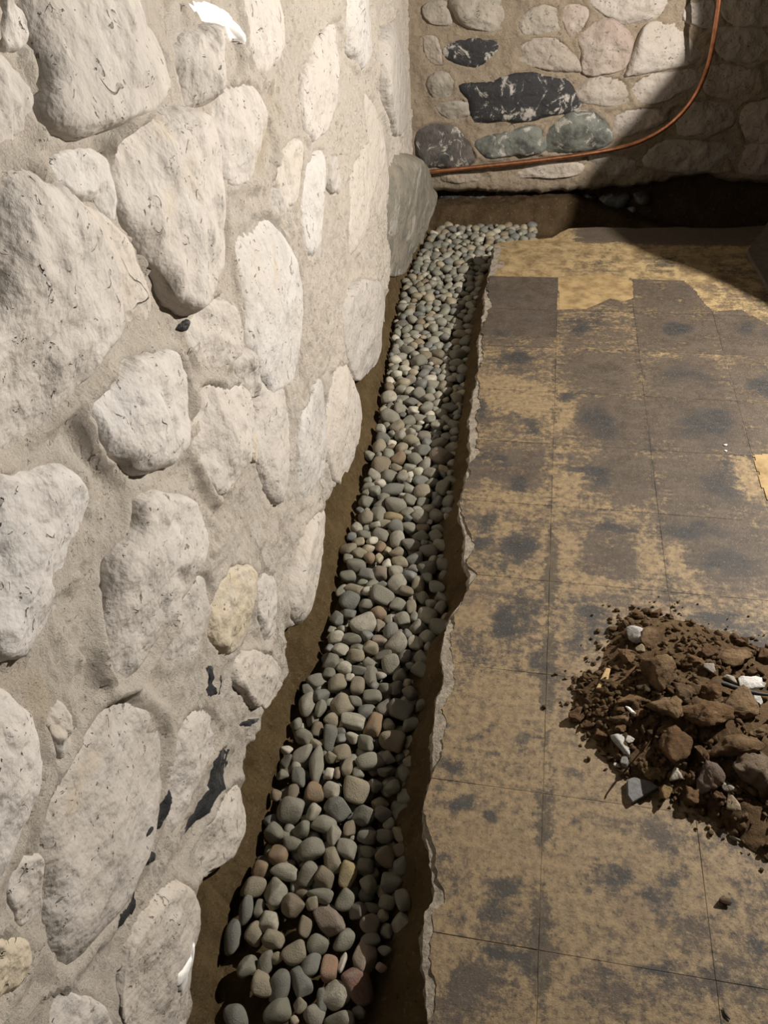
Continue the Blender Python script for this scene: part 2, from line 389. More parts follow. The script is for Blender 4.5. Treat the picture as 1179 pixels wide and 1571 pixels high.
FOOT = [([(165,608),(232,604),(238,650),(180,655)], DK), ([(238,610),(325,602),(345,640),(300,655),(243,655)], GG), ([(338,602),(462,600),(466,626),(352,645)], GG),
        ([(474,602),(560,598),(553,618),(482,624)], GW), ([(590,606),(652,604),(650,640),(600,642)], DK), ([(660,612),(752,600),(742,640),(680,642)], GG),
        ([(766,602),(822,600),(816,630),(780,634)], GW), ([(730,648),(770,642),(776,672),(742,676)], GG)]

def base_edge(pts, uv):
    q = np.array([uv(*p) for p in pts]); q = q[np.argsort(q[:, 0])]
    return lambda u: np.interp(u, q[:, 0], q[:, 1])
zbL = base_edge([(305,1571),(303,1480),(305,1400),(315,1358),(345,1345),(360,1310),(372,1260),(380,1200),(385,1160),(405,1100),(425,1075),(440,1040),(437,1010),
                 (445,980),(465,930),(485,880),(497,830),(500,790),(495,770),(520,740),(530,700),(545,650),(547,600),(548,585),(570,565),(590,520),(592,480),(592,450),(600,425),(640,380),(670,345)], lw_uv)
zbB = base_edge([(668,297),(700,297),(740,298),(780,296),(830,300),(870,297),(920,292),(960,290),(990,286),(1030,280),(1080,270),(1120,282),(1179,284)], bw_uv)

def wall(name, xyz, outward, u0, u1, v1, du, zb, stones, seed, label, exp=.016, lift=.003):
    us = np.arange(u0, u1+du, du); nv = int(v1/du*.95)+1
    U = np.repeat(us[:, None], nv, 1); t = np.linspace(0, 1, nv)[None, :]
    zj = zb(us)+.012*fbm(np.c_[us, us*0, us*0], 22, 3, seed)
    Vv = zj[:, None]*(1-t)+v1*t
    P3 = np.stack([U, Vv, 0*U], -1)
    w = lift+.014*fbm(P3, 4.2, 2, seed)+.014*fbm(P3, 11, 3, seed+20)+.012*np.abs(fbm(P3, 30, 3, seed+40, .6))+.008*fbm(P3, 75, 3, seed+60, .7)
    for O, h in stones:                                      # plaster drawn up against each stone
        c = O.mean(0); R = np.linalg.norm(O-c, axis=1); A = np.arctan2(O[:, 1]-c[1], O[:, 0]-c[0]); o = np.argsort(A)
        lo, hi = O.min(0)-.07, O.max(0)+.07
        m = (U > lo[0]) & (U < hi[0]) & (Vv > lo[1]) & (Vv < hi[1])
        if not m.any(): continue
        du_, dv_ = U[m]-c[0], Vv[m]-c[1]; rr = np.hypot(du_, dv_); Rr = np.interp(np.arctan2(dv_, du_), A[o], R[o], period=2*math.pi)
        d = np.abs(rr-Rr); k = np.clip(.5+1.1*fbm(P3[m], 7, 2, seed+80), 0, 1)
        w[m] = np.maximum(w[m], w[m]*.6+h*.5*np.exp(-(d/exp)**2)*k)
        ins = rr < Rr*.9; ww = w[m]; ww[ins] = np.minimum(ww[ins], h*.2); w[m] = ww
    # rounded, broken foot of the wall
    dz = Vv-zj[:, None]; w = w-.035*np.exp(-(dz/.018)**2)
    V = xyz(U.ravel(), Vv.ravel(), w.ravel())
    # returns under the foot and over the top
    lowr = xyz(us, zj+.03, np.full(len(us), -.14)); top = xyz(us, np.full(len(us), v1), np.full(len(us), -.25))
    nU = len(us); Fc = grid_faces(nU, nv).tolist(); n0 = nU*nv
    V = np.vstack([V, lowr, top])
    for i in range(nU-1):
        Fc.append((n0+i, n0+i+1, (i+1)*nv, i*nv)); Fc.append((i*nv+nv-1, (i+1)*nv+nv-1, n0+nU+i+1, n0+nU+i))
    a = np.asarray(V[Fc[0][0]]); nn = np.cross(V[Fc[0][1]]-a, V[Fc[0][2]]-a)
    if nn@np.asarray(outward) < 0: Fc = [f[::-1] for f in Fc]
    o = link(name, mesh(name, V, Fc), M_MORTAR, color=(.62, .56, .48))
    tag(o, label, 'wall', kind='structure'); return o

def collect(L, uv, xyz, outward, seed0, pxmap=lambda p: p):
    built = []
    for k, rec in enumerate(L):
        P = np.array([uv(*pxmap(p)) for p in rec[0]])
        h = np.clip(math.sqrt(area_of(P))*.20, .016, .043)*rec[2]
        tilt = rng.uniform(-.10, .10, 2)
        V, Fc, O = dome(P, xyz, h, seed0+k, tilt=tilt*1.6, p=rng.uniform(2.6, 5), grow=1.10, facets=0 if len(rec) > 3 and rec[3] else 3, fg=.75, lump=.28, n=64 if sum(1 for _ in P) > 8 else 48, rings=18)
        built.append((V, orient(V, Fc, outward), O, h, rec))
    return built
def filler(built, u0, u1, v0, v1, inside, seed, size=(.09, .17), n=400):
    """stones of the same wall beyond the frame"""
    r = np.random.default_rng(seed); got = [(O.mean(0), math.sqrt(area_of(O)/math.pi)*1.15) for _, _, O, _, _ in built]; out = []
    for _ in range(n):
        c = np.array([r.uniform(u0, u1), r.uniform(v0, v1)]); R = r.uniform(*size)
        if inside(c, R): continue
        if any(np.hypot(*((c-g[0])*np.array([1, 1.25]))) < R+g[1]+.005 for g in got): continue
        got.append((c, R)); a = np.linspace(0, 2*math.pi, 8, endpoint=False)+r.uniform(0, .5)
        out.append((c+np.c_[np.cos(a)*R*r.uniform(.8, 1.1, 8), np.sin(a)*R*.8*r.uniform(.8, 1.1, 8)]))
    return out

# left wall
LB = collect(LEFT, lw_uv, lw_xyz, (1, 0, 0), 100)
bp = np.array([lw_uv(*p) for p in BOULDER])
def in_frame_L(c, R):
    for d in ((0, 0), (R, 0), (-R, 0), (0, R), (0, -R)):
        x, y, z = proj(lw_xyz(np.array(c[0]+d[0]), np.array(c[1]+d[1]), np.array(0.)))
        if z > 0 and -15 < x < 1200 and -15 < y < 1590: return True
    return False
for k, P in enumerate(filler(LB, -.7, 4.2, .06, 1.95, in_frame_L, 3)):
    h = .04; V, Fc, O = dome(P, lw_xyz, h, 300+k, n=32, rings=9)
    LB.append((V, orient(V, Fc, (1, 0, 0)), O, h, (None, WH, 1)))
wl = wall('wall_left', lw_xyz, (1, 0, 0), -.75, 4.32, 2.05, .0075, zbL, [(b[2], b[3]) for b in LB], 11, 'whitewashed rubble stone wall running along the left of the trench')
for V, Fc, O, h, rec in LB:
    link('stone', mesh('stone', V, Fc), M_STONE, wl, rec[1])
V, Fc, O = dome(bp, lw_xyz, .15, 77, n=72, rings=26, p=2.6, lump=.5, base=-.05, grow=1.06, facets=5, fg=1.0)
m, nt, b = mat_new('boulder', .6, .4); g = NT(nt)
c_ = g.mix(g.ramp(g.noise(8, 8, .68), .36, .66), (.36, .32, .25), (.21, .20, .165))
c_ = g.mix(g.ramp(g.noise(6.2, 7, .7, dist=.5), .54, .64, 0, .7), c_, (.52, .50, .46))
c_ = g.mix(g.ramp(g.noise(40, 5, .7), .58, .7, 0, .6), c_, (.12, .11, .09))
g.l(c_, b.inputs['Base Color']); g.l(g.bump(g.noise(22, 9, .72), 1, .03), b.inputs['Normal'])
o = link('boulder', mesh('boulder', V, orient(V, Fc, (1, 0, 0))), m, wl); tag(o, 'large tan and grey boulder bulging from the foot of the left wall near the corner')
# patches where the limewash has come off, a hole's painted shade, and a paint run
CHIPS = [([(316,1022),(327,1018),(326,1050),(330,1066),(312,1068),(318,1045)], M_CHIP), ([(334,1040),(344,1034),(342,1062),(335,1068)], M_CHIP),
 ([(330,1150),(355,1147),(354,1168),(340,1215),(312,1260),(277,1297),(300,1252),(320,1200)], M_CHIP), ([(252,1206),(257,1212),(250,1245),(238,1278),(236,1265),(244,1235)], M_CHIP),
 ([(224,1305),(231,1306),(230,1322),(219,1324)], M_CHIP), ([(208,1362),(210,1390),(198,1415),(184,1428),(182,1405),(200,1382)], M_CHIP),
 ([(365,1112),(395,1100),(380,1114)], M_CHIP), ([(217,1268),(222,1266),(214,1280),(211,1282)], M_CHIP), ([(296,470),(316,466),(300,470)], M_CHIP),
 ([(279,488),(286,494),(283,508),(272,506)], M_CHIP)]  # last one is a hole, its shade painted as a dark patch
from mathutils.bvhtree import BVHTree
_bv, _bf, _n = [], [], 0
for q_ in [wl]+list(wl.children):
    vs = [v.co[:] for v in q_.data.vertices]; _bv += vs; _bf += [[i+_n for i in p.vertices] for p in q_.data.polygons]; _n += len(vs)
WALL_TREE = BVHTree.FromPolygons(_bv, _bf)
def flake(name, px, mat, th, seed, colr, rings=7, n=36):
    """thin skin that follows the wall under it"""
    O = smooth_outline([lw_uv(*p) for p in px], n); c = O.mean(0)
    O = O+(O-c)*(.22*fbm(np.c_[O*30, np.full(n, seed)], 2.5, 3, seed))[:, None]; V = []; far = -.03
    for k in range(rings):
        t = k/(rings-.5); q = c+(O-c)*(1-t)
        for u, v in q:
            hit = WALL_TREE.ray_cast(Vector((LW0+LWK*u+.35, u, v)), Vector((-1, 0, 0)))
            w = hit[0].x-(LW0+LWK*u) if hit[0] else 0
            V.append(lw_xyz(np.array(u), np.array(v), np.array(w+(th*(1-(1-t)**3) if k else -.004))))
    V = np.array(V); Fc = [(k*n+i, k*n+(i+1) % n, (k+1)*n+(i+1) % n, (k+1)*n+i) for k in range(rings-1) for i in range(n)]
    Fc.append(tuple((rings-1)*n+i for i in range(n)))
    return link(name, mesh(name, V, orient(V, Fc, (1, 0, 0))), mat, wl, colr)
for k, (px, mt) in enumerate(CHIPS): flake('bare_or_hole_patch', px, mt, .0045, 400+k, (.022, .023, .025))['label'] = 'dark bare stone where the whitewash has flaked off, or the shade of a hole painted dark'
for k, px in enumerate(([(276,1440),(281,1446),(276,1480),(268,1500),(262,1528),(252,1512),(252,1494),(262,1478),(272,1460)], [(294,0),(322,2),(345,18),(362,43),(371,70),(352,64),(335,52),(316,38),(298,20)])):
    o = flake('paint_run', px, M_PAINT, .007, 420+k, None); o['label'] = ('glossy white paint run low on the left wall', 'thick smooth white plaster flap high on the left wall')[k]

# back wall
Zb = lambda p: (590+p[0]*.4996, p[1]*.4996)
BB = collect(BACK, bw_uv, bw_xyz, (0, -1, 0), 500, Zb)
def in_frame_B(c, R):
    x, y, z = proj(bw_xyz(np.array(c[0]), np.array(c[1]), np.array(0.)))
    return x < 1215 and y > -25
for k, P in enumerate(filler(BB, -.55, 2.3, .06, 1.95, in_frame_B, 4)):
    V, Fc, O = dome(P, bw_xyz, .035, 600+k, n=32, rings=9); BB.append((V, orient(V, Fc, (0, -1, 0)), O, .035, (None, PW, 1, '')))
wb = wall('wall_back', bw_xyz, (0, -1, 0), -.80, 2.4, 2.05, .011, zbB, [(b[2], b[3]) for b in BB], 33, 'rubble stone back wall with patchy whitewash and bare dark stones', .016, .004)
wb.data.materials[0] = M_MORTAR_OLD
for V, Fc, O, h, rec in BB:
    o = link('stone', mesh('stone', V, Fc), M_BARE if rec[3] else M_STONE_OLD, wb, rec[1])
    if rec[3]: o['label'] = 'dark bare wall stone with flecks of old whitewash'
def foot_uv(x, y):
    p = onplane(x, y, (-BWK, 1, 0), BW0+.075); return p[0], p[2]
for k, (P, colr) in enumerate(FOOT):
    V, Fc, O = dome([foot_uv(*Zb(p)) for p in P], lambda u, v, w: bw_xyz(u, v, w-.09), .03, 700+k, n=32, rings=9, base=-.05)
    link('footing_stone', mesh('footing_stone', V, orient(V, Fc, (0, -1, 0))), M_BARE, wb, colr)

# ------------------------------------------------------------------ slab edge and trench
def curve_of(pts, z, ax=1):
    q = np.array([onz(x, y, z)[:2] for x, y in pts]); q = q[np.argsort(q[:, ax])]
    return (lambda t: np.interp(t, q[:, 1], q[:, 0])) if ax == 1 else (lambda t: np.interp(t, q[:, 0], q[:, 1]))
XE0 = curve_of([(655,1571),(650,1480),(652,1400),(663,1370),(656,1300),(650,1230),(660,1190),(668,1120),(670,1080),(681,1040),(676,1000),(690,945),(706,925),(718,905),
               (722,880),(712,855),(715,820),(706,790),(707,765),(716,740),(722,690),(722,640),(728,600),(735,560),(735,520),(742,480),(745,440),(752,415),(756,395),(760,374)], 0)
YB0 = curve_of([(745,374),(800,368),(857,364),(859,357),(875,350),(920,348),(980,350),(1040,348),(1100,350),(1179,346),(1400,340)], 0, 0)
def XE(y): y = np.asarray(y, float); return XE0(y)+.011*fbm(np.stack([y, 0*y, 0*y], -1), 15, 5, 3, .7)
def YB(x): x = np.asarray(x, float); return YB0(x)+.008*fbm(np.stack([x, 0*x, 0*x+3], -1), 15, 4, 4, .6)
GL = curve_of([(300,1600),(318,1560),(340,1450),(352,1385),(390,1320),(405,1260),(415,1210),(436,1140),(452,1070),(486,1020),(510,940),(526,850),(546,780),(571,690),(587,600),(604,500),(618,430),(645,385),(660,360)], -.13)
GZ = -.135
def ground_z(X, Y):
    xw = LW0+LWK*Y; gl = GL(Y)+.01*fbm(np.stack([Y, Y*0, Y*0], -1), 9, 3, 8); xe = XE(np.minimum(Y, 3.55)); gr = xe-.10
    z = np.full(X.shape, -.172)
    t = np.clip((gl-X)/np.maximum(gl-xw+.012, .02), 0, 1.6); z = np.maximum(z, -.172+t*.165)
    t = np.clip((X-gr)/.115, 0, 1); zr = -.172+(t**1.2)*.122
    yb = YB(X); inb = np.clip((yb+.02-Y)/.10, 0, 1); z = np.maximum(z, -.172+(zr+.172)*np.where(Y > 3.45, inb, 1))
    # bank of soil against the back footing, deeper to the right
    yw = BW0+BWK*X; t = np.clip((Y-(yw-.14))/.11, 0, 1); top = np.interp(X, [-.6, .15, .35, .8], [-.055, -.03, -.10, -.24])
    deep = np.clip((X-.2)/.5, 0, 1)*.12*np.clip((Y-yb-.03)/.06, 0, 1)
    z = z-deep; z = np.maximum(z, (z)*(1-t)+top*t)
    z = np.where(Y > yw+.10, np.maximum(z, -.2+np.clip((Y-yw-.10)/.06, 0, 1)*.45), z)
    P = np.stack([X, Y, 0*X], -1)
    return z+.012*fbm(P, 14, 3, 5)+.009*fbm(P, 46, 3, 6)
def gridmesh(name, xs, ys, mat):
    X, Y = np.meshgrid(xs, ys, indexing='ij'); Z = ground_z(X, Y)
    P = np.stack([X, Y, Z], -1)
    X2 = X+.010*fbm(P, 20, 3, 15); Y2 = Y+.008*fbm(P, 22, 3, 16)
    return link(name, mesh(name, np.stack([X2, Y2, Z], -1).reshape(-1, 3), grid_faces(len(xs), len(ys))), mat)
tb = gridmesh('trench_bed', np.arange(-.95, .06, .010), np.arange(-.6, 4.14, .012), M_TRENCH)
tag(tb, 'brown earth sides and bottom of the drain trench', 'trench', kind='structure')
tb2 = gridmesh('trench_bed', np.arange(.02, 2.4, .018), np.arange(3.55, 4.75, .014), M_TRENCH_DARK)
tb3 = gridmesh('trench_bed', np.arange(-.95, .06, .012), np.arange(4.10, 4.75, .012), M_TRENCH_DARK)
tag(tb3, 'dark earth bank at the corner below the back wall', 'trench', kind='structure')
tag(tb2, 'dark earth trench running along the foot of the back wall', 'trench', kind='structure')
for k, (px, py, w_) in enumerate(((745,342,.13),(800,338,.16))):
    p = onplane(px, py, (-BWK, 1, 0), BW0-.02)
    bm = bmesh.new(); bmesh.ops.create_cube(bm, size=1); bmesh.ops.bevel(bm, geom=bm.edges[:], offset=.06, segments=2, affect='EDGES')
    for v in bm.verts: v.co = Vector((v.co.x*w_, v.co.y*.10, v.co.z*.075))+Vector(vnoise(np.array([list(v.co*3)]), k)[0]*np.array([.008, .004, .008]))
    me = bpy.data.meshes.new('brick'); bm.to_mesh(me); bm.free(); o = link('brick', me, M_BRICK, tb3); o.location = (p[0], p[1]+.03, p[2]-.01); o.rotation_euler = (0, (.06, -.05)[k], .08)

# ------------------------------------------------------------------ floor: slab, tiles, stains
A1 = lambda x, y: (680+x*.4233, 340+y*.4233)
A2 = lambda x, y: (620+x*.4741, 950+y*.4741)
SP = []          # floor x, y, rx, ry, channel, amount
def sp(mapper, rows, sc, ch, amt):
    for x, y, rx, ry in rows:
        px, py = mapper(x, y); c = onz(px, py); a = onz(px+rx*sc, py); b = onz(px, py+ry*sc)
        SP.append((c[0], c[1], abs(a[0]-c[0]), abs(b[1]-c[1]), ch, amt))
sp(A1, [(240,500,70,40),(840,395,60,30),(500,370,60,40),(1090,375,70,26),(900,560,110,50),(560,720,80,60),(940,720,130,80),(170,870,100,35),(270,940,45,40),(560,920,75,50),
        (1010,930,80,60),(1050,890,60,30),(170,1090,60,40),(290,1190,95,50),(150,1150,40,40),(1040,1230,100,60),(930,1110,150,40),(200,1240,90,30),(520,1400,85,50),(150,680,35,40),
        (310,740,35,40),(470,630,60,20),(640,1110,150,20),(220,395,50,20),(560,350,40,30),(1150,600,60,40),(980,1440,110,30)], .4233, 0, .95)
sp(A1, [(600,1210,130,90),(640,900,120,80),(560,540,120,70),(620,700,130,90),(900,560,170,80),(950,730,190,110),(960,950,190,110),(1000,1180,190,110),(850,1060,60,40)], .4233, 1, .32)
sp(A1, [(250,660,110,30),(230,1000,120,40),(220,1130,60,30),(450,1190,50,90),(740,1220,40,60),(880,1230,40,80),(1100,930,50,50),(440,700,35,50),(450,960,40,40),(120,1420,90,40),(230,590,120,20),(490,1290,140,20)], .4233, 1, -.75)
sp(A2, [(350,20,60,40),(590,50,80,60),(240,375,40,22),(370,405,45,30),(160,450,50,20),(250,450,40,16),(190,610,55,40),(270,680,28,22),(580,660,26,20),(300,910,58,50),(725,840,36,36),
        (850,910,60,70),(690,910,30,30),(1000,905,40,50),(1110,1070,55,70),(330,1090,95,30),(430,130,40,40),(790,1095,40,30),(770,1140,50,22),(860,830,40,50),(340,840,60,45)], .4741, 0, 1.0)
sp(A2, [(230,1180,110,90),(640,1210,120,90),(920,1000,60,60),(160,1230,80,80),(860,1180,90,80),(620,925,25,22),(570,490,22,18),(360,650,22,20),(850,690,80,60),(300,1000,160,60),(1060,1180,120,90)], .4741, 1, .6)
sp(A2, [(280,310,130,90),(260,730,140,90),(600,730,90,90),(570,1000,110,70),(560,420,80,70),(780,780,50,60)], .4741, 1, -.8)
SP = np.array(SP)
def stains(X, Y, in_tile=True):
    X0, Y0 = X, Y; R = .12+np.zeros(X.shape); P = np.stack([X, Y, 0*X], -1)
    ti, tj = np.floor((X-TX0)/TILE), np.floor((TY0-Y)/TILE)
    # general wear: greyer towards the back and right, tan in the near part
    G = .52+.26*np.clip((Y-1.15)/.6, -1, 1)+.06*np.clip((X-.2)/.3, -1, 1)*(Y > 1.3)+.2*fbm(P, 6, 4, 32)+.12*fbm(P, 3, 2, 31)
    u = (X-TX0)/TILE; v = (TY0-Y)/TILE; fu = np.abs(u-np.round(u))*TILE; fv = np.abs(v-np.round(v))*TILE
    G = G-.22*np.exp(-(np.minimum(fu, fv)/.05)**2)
    jd = np.minimum(fu, fv)
    B = .66*np.exp(-(fu/.015)**2)+.52*np.exp(-(fv/.012)**2)
    B = B+.55*np.exp(-((X-TX0-.008)/.024)**2)*np.clip((1.75-Y)/.2, 0, 1)
    G = G+.12*_hash(ti.astype(np.int64), tj.astype(np.int64), (0*ti).astype(np.int64), 5)*(Y > 1.3)
    B = B*np.clip(.6+1.5*fbm(P, 9, 4, 33, .65), 0, 1.1)
    hr_ = _hash(ti.astype(np.int64), tj.astype(np.int64), (0*ti).astype(np.int64), 9)
    cu, cv = (u-ti-.5-.12*hr_)*TILE, (v-tj-.5+.1*hr_)*TILE; w_ = .05*fbm(P, 10, 3, 37)
    R = R+np.clip(.30+.30*hr_, 0, 1)*np.exp(-((cu+w_)**2/.085**2+(cv-w_)**2/.065**2))*np.where(Y > 1.4, 1, .7)
    R = R+.12*np.clip((1.5-Y)/.3, 0, 1)+.14*fbm(P, 4, 3, 38)
    X = X+.045*fbm(P, 9, 3, 35); Y = Y+.045*fbm(P, 9, 3, 36)
    for x, y, rx, ry, ch, a in SP:
        d = np.exp(-(((X-x)/rx)**2+((Y-y)/ry)**2)**1.3*.8)
        if ch == 0: R = np.maximum(R, a*d)
        else: G = G+a*d
    X, Y = X0, Y0
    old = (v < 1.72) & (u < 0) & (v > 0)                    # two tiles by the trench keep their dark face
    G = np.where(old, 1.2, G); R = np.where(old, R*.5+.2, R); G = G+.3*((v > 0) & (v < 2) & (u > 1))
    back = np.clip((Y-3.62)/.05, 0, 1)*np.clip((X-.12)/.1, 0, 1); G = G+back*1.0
    return R, G, B
def set_stain(me, X, Y, add=None):
    R, G, B = stains(X, Y)
    if add: R, G, B = R+add[0], G+add[1], B+add[2]
    a = me.attributes.new('stain', 'FLOAT_COLOR', 'POINT')
    a.data.foreach_set('color', np.stack([R, G, B, 1+0*R], -1).ravel())
ZT = -.0012                                             # screed under the tiles
# slab: top grid from the broken edge, then its broken flank
ys = np.r_[np.arange(-.6, 3.5, .012), np.linspace(3.5, 1, 1)]
ys = np.arange(-.6, 3.62, .007); ts = np.r_[np.linspace(0, .06, 6)[:-1], np.linspace(.06, 1, 60)]
Yg = np.repeat(ys[:, None], len(ts), 1); Xg = XE(ys)[:, None]*(1-ts)+2.3*ts
nx = len(ts)
yb = YB(Xg[-1]); extra = np.linspace(0, 1, 24)[1:]
Ye = 3.6144+(yb[None, :]-3.6144)*extra[:, None]; Ye = np.where(yb[None, :] > 3.63, Ye, 3.6144+extra[:, None]*.004)
Yg = np.vstack([Yg, Ye]); Xg = np.vstack([Xg, np.repeat(Xg[-1:], len(extra), 0)])
P = np.stack([Xg, Yg, 0*Xg], -1)
Zg = ZT+.0003*fbm(P, 9, 4, 21)
edge = (Xg-XE(Yg)); Zg = Zg-.008*np.exp(-(edge/.008)**2)*np.clip(.5+fbm(P, 25, 2, 23), 0, 1)
V = np.stack([Xg, Yg, Zg], -1); nY = len(Yg)
Fc = grid_faces(nY, nx)
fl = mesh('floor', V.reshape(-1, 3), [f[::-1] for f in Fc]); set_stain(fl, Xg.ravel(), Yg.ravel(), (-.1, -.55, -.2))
fl.materials.append(M_SLAB); fl.materials.append(M_CONC)
cc = V.reshape(-1, 3)[np.array(Fc)].mean(1); dr = cc[:, 0]-XE(np.minimum(cc[:, 1], 3.6)); fl.polygons.foreach_set('material_index', ((dr < .040+.010*fbm(cc*np.array([1, 1, 0]), 24, 3, 90)) & (cc[:, 1] < 3.6)).astype(int).tolist())
floor = link('floor', fl); tag(floor, 'stained concrete floor slab with worn old tiles, broken along the trench', 'floor', kind='structure')
def flank(line, out, name, seed):
    line = np.asarray(line); n = len(line); prof = [(0, 0), (.002, -.007), (.004, -.018), (-.004, -.032), (-.010, -.05), (-.02, -.07), (-.05, -.09)]
    V = []
    for k, (d, z) in enumerate(prof):
        q = line.copy(); nz = fbm(np.c_[line[:, :2], np.full(n, z*3)], 26, 4, seed, .65)
        off = (d+(.022*nz*min(1, k/2) if k else 0))
        q[:, 0] += out[0]*off; q[:, 1] += out[1]*off; q[:, 2] += z+(.004*fbm(np.c_[line[:, :2], np.full(n, z)], 40, 2, seed+2) if k else 0); V.append(q)
    V = np.array(V); Fc = grid_faces(len(prof), n)
    V = V.reshape(-1, 3); a = V[Fc[5]]; nn = np.cross(a[1]-a[0], a[2]-a[0])
    if nn[:2]@np.asarray(out) < 0: Fc = [f[::-1] for f in Fc]
    return link(name, mesh(name, V, Fc), M_CONC, floor)
o = flank(V[:len(ys), 0], (-1, 0), 'broken_edge', 41); o['label'] = 'rough broken concrete edge along the gravel trench'
flank(V[-1, :], (0, 1), 'broken_edge', 42)['label'] = 'rough broken edge at the back of the slab'

CREAM = np.array([onz(*A1(*p))[:2] for p in [(690,206),(865,207),(905,240),(975,328),(1080,320),(1179,377),(1500,520),(1500,0),(690,0)]])
PAPER = np.array([onz(*A1(*p))[:2] for p in [(417,60),(417,320),(520,318),(560,300),(605,280),(655,290),(690,280),(690,60)]])
def inside(poly, X, Y):
    r = np.zeros(X.shape, bool); n = len(poly)
    for i in range(n):
        (x1, y1), (x2, y2) = poly[i], poly[(i+1) % n]
        c = ((y1 > Y) != (y2 > Y)) & (X < (x2-x1)*(Y-y1)/((y2-y1) or 1e-9)+x1); r ^= c
    return r
def plate(name, X, Y, Z, keep, depth, mat, parent):
    """thin plate from a grid with its own skirt; keep = mask of faces"""
    nu, nv = X.shape; F4 = grid_faces(nu, nv)[keep.ravel()]
    if len(F4) < 3: return None
    V = np.stack([X, Y, Z], -1).reshape(-1, 3)
    a = V[F4[0]]; 
    if np.cross(a[1]-a[0], a[2]-a[0])[2] < 0: F4 = F4[:, ::-1]
    E = {}
    for f in F4.tolist():
        for i in range(4):
            e = (f[i], f[(i+1) % 4]); E[e] = 1
    bd = [e for e in E if (e[1], e[0]) not in E]; idx = {}; low = []
    for e in bd:
        for q in e:
            if q not in idx: idx[q] = len(V)+len(low); low += [(V[q][0], V[q][1], V[q][2]-depth), tuple(V[q])]
    Fs = F4.tolist()+[(idx[e[1]]+1, idx[e[0]]+1, idx[e[0]], idx[e[1]]) for e in bd]
    VV = np.vstack([V, low]); me = mesh(name, VV, Fs)
    me.polygons.foreach_set('use_smooth', [True]*len(F4)+[False]*len(bd))
    set_stain(me, VV[:, 0], VV[:, 1])
    bm = bmesh.new(); bm.from_mesh(me); bmesh.ops.delete(bm, geom=[v for v in bm.verts if not v.link_faces], context='VERTS'); bm.to_mesh(me); bm.free()
    return link(name, me, mat, parent)
for j in range(0, 13):
    for i in range(-1, 7):
        fine = j < 2 and i in (1, 2, 3, 0)
        step = .0055 if fine else .0122
        n = int(TILE/step)+1 if i >= 0 else int(TILE/.006)+1
        g = .0005+.0002*((i*7+j*3) % 3)
        v = np.linspace(TY0-(j+1)*TILE+g, TY0-j*TILE-g, n); t = np.linspace(0, 1, n)
        x1 = TX0+(i+1)*TILE-g
        X = np.repeat((TX0+i*TILE+g+(x1-TX0-i*TILE-g)*t)[:, None], n, 1); Y = np.repeat(v[None, :], n, 0)
        if i == -1: x0 = XE(v)+.012+np.maximum(-.011, .036*fbm(np.stack([v, v*0, v*0], -1), 9, 5, 91, .58)); X = x0[None, :]+(x1-x0)[None, :]*t[:, None]
        wob = .0005*vnoise(np.stack([Y*30, X*30, 0*X+i+j*9], -1), 4)
        X = X+wob*(np.minimum(t, 1-t)[:, None] < .03); P = np.stack([X, Y, 0*X], -1)
        Z = .0009*fbm(P, 8, 3, 61)+.0003*vnoise(np.array([[i*1.7, j*2.3, .5]]), 5)[0]
        ed = np.minimum(np.minimum(t[:, None], 1-t[:, None]), np.minimum(t[None, :], 1-t[None, :]))*TILE
        Xc = (X[:-1, :-1]+X[1:, 1:])/2; Yc = (Y[:-1, :-1]+Y[1:, 1:])/2
        jit = .010*fbm(np.stack([Xc, Yc, 0*Xc], -1), 16, 3, 71)
        keep = ~inside(CREAM, Xc+jit, Yc+jit) & ~inside(PAPER, Xc+jit*.8, Yc+jit*.8)
        if i == 2 and j == 4: pass
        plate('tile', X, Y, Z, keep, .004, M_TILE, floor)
# tan backing paper left where tiles came away
def paper(P, label, zz=-.0018):
    P = np.asarray(P); lo, hi = P.min(0), P.max(0); xs = np.arange(lo[0], hi[0]+.006, .006); yy = np.arange(lo[1], hi[1]+.006, .006)
    X, Y = np.meshgrid(xs, yy, indexing='ij'); Xc, Yc = (X[:-1, :-1]+X[1:, 1:])/2, (Y[:-1, :-1]+Y[1:, 1:])/2
    jit = .006*fbm(np.stack([Xc, Yc, 0*Xc], -1), 20, 3, 72)
    o = plate('backing_paper', X, Y, 0*X+zz, inside(P, Xc+jit, Yc+jit), .002, M_PAPER, floor); o['label'] = label
paper([onz(*A1(*p))[:2] for p in [(419,200),(419,318),(520,316),(560,298),(605,278),(655,288),(688,278),(688,215),(600,190)]], 'tan backing sheet exposed where a tile is missing', -.0004)
paper([onz(*p)[:2] for p in [(1158,698),(1165,735),(1178,766),(1215,770),(1215,698)]], 'tan backing sheet at the right edge of the view', .0022)

# ------------------------------------------------------------------ pebbles
def ico(sub):
    bm = bmesh.new(); bmesh.ops.create_icosphere(bm, subdivisions=sub, radius=1); bm.verts.ensure_lookup_table()
    V = np.array([v.co[:] for v in bm.verts]); Fc = [[v.index for v in f.verts] for f in bm.faces]; bm.free(); return V, Fc
ICO = {k: ico(k) for k in (2, 3, 4)}
def chunk(sub, seed, k=7, nf=13, rough=0., freq=2.2, spread=(.80, 1.05)):
    r = np.random.default_rng(seed); D, Fc = ICO[sub]
    N = r.normal(size=(nf, 3)); N /= np.linalg.norm(N, axis=1)[:, None]; Q_ = np.linalg.qr(r.normal(size=(3, 3)))[0]; N = np.vstack([N, Q_*1., -Q_*1.]) if rough < .09 else N
    hh = r.uniform(*spread, len(N)); q = np.maximum(0, D@N.T)/hh
    R = (q**k).sum(1)**(-1/k)
    if rough: R = R*(1+rough*fbm(D+seed*1.7, freq, 4, seed, .6))
    V = D*R[:, None]; V = V-(V.max(0)+V.min(0))/2; V = V/np.abs(V).max(0)
    return V, Fc
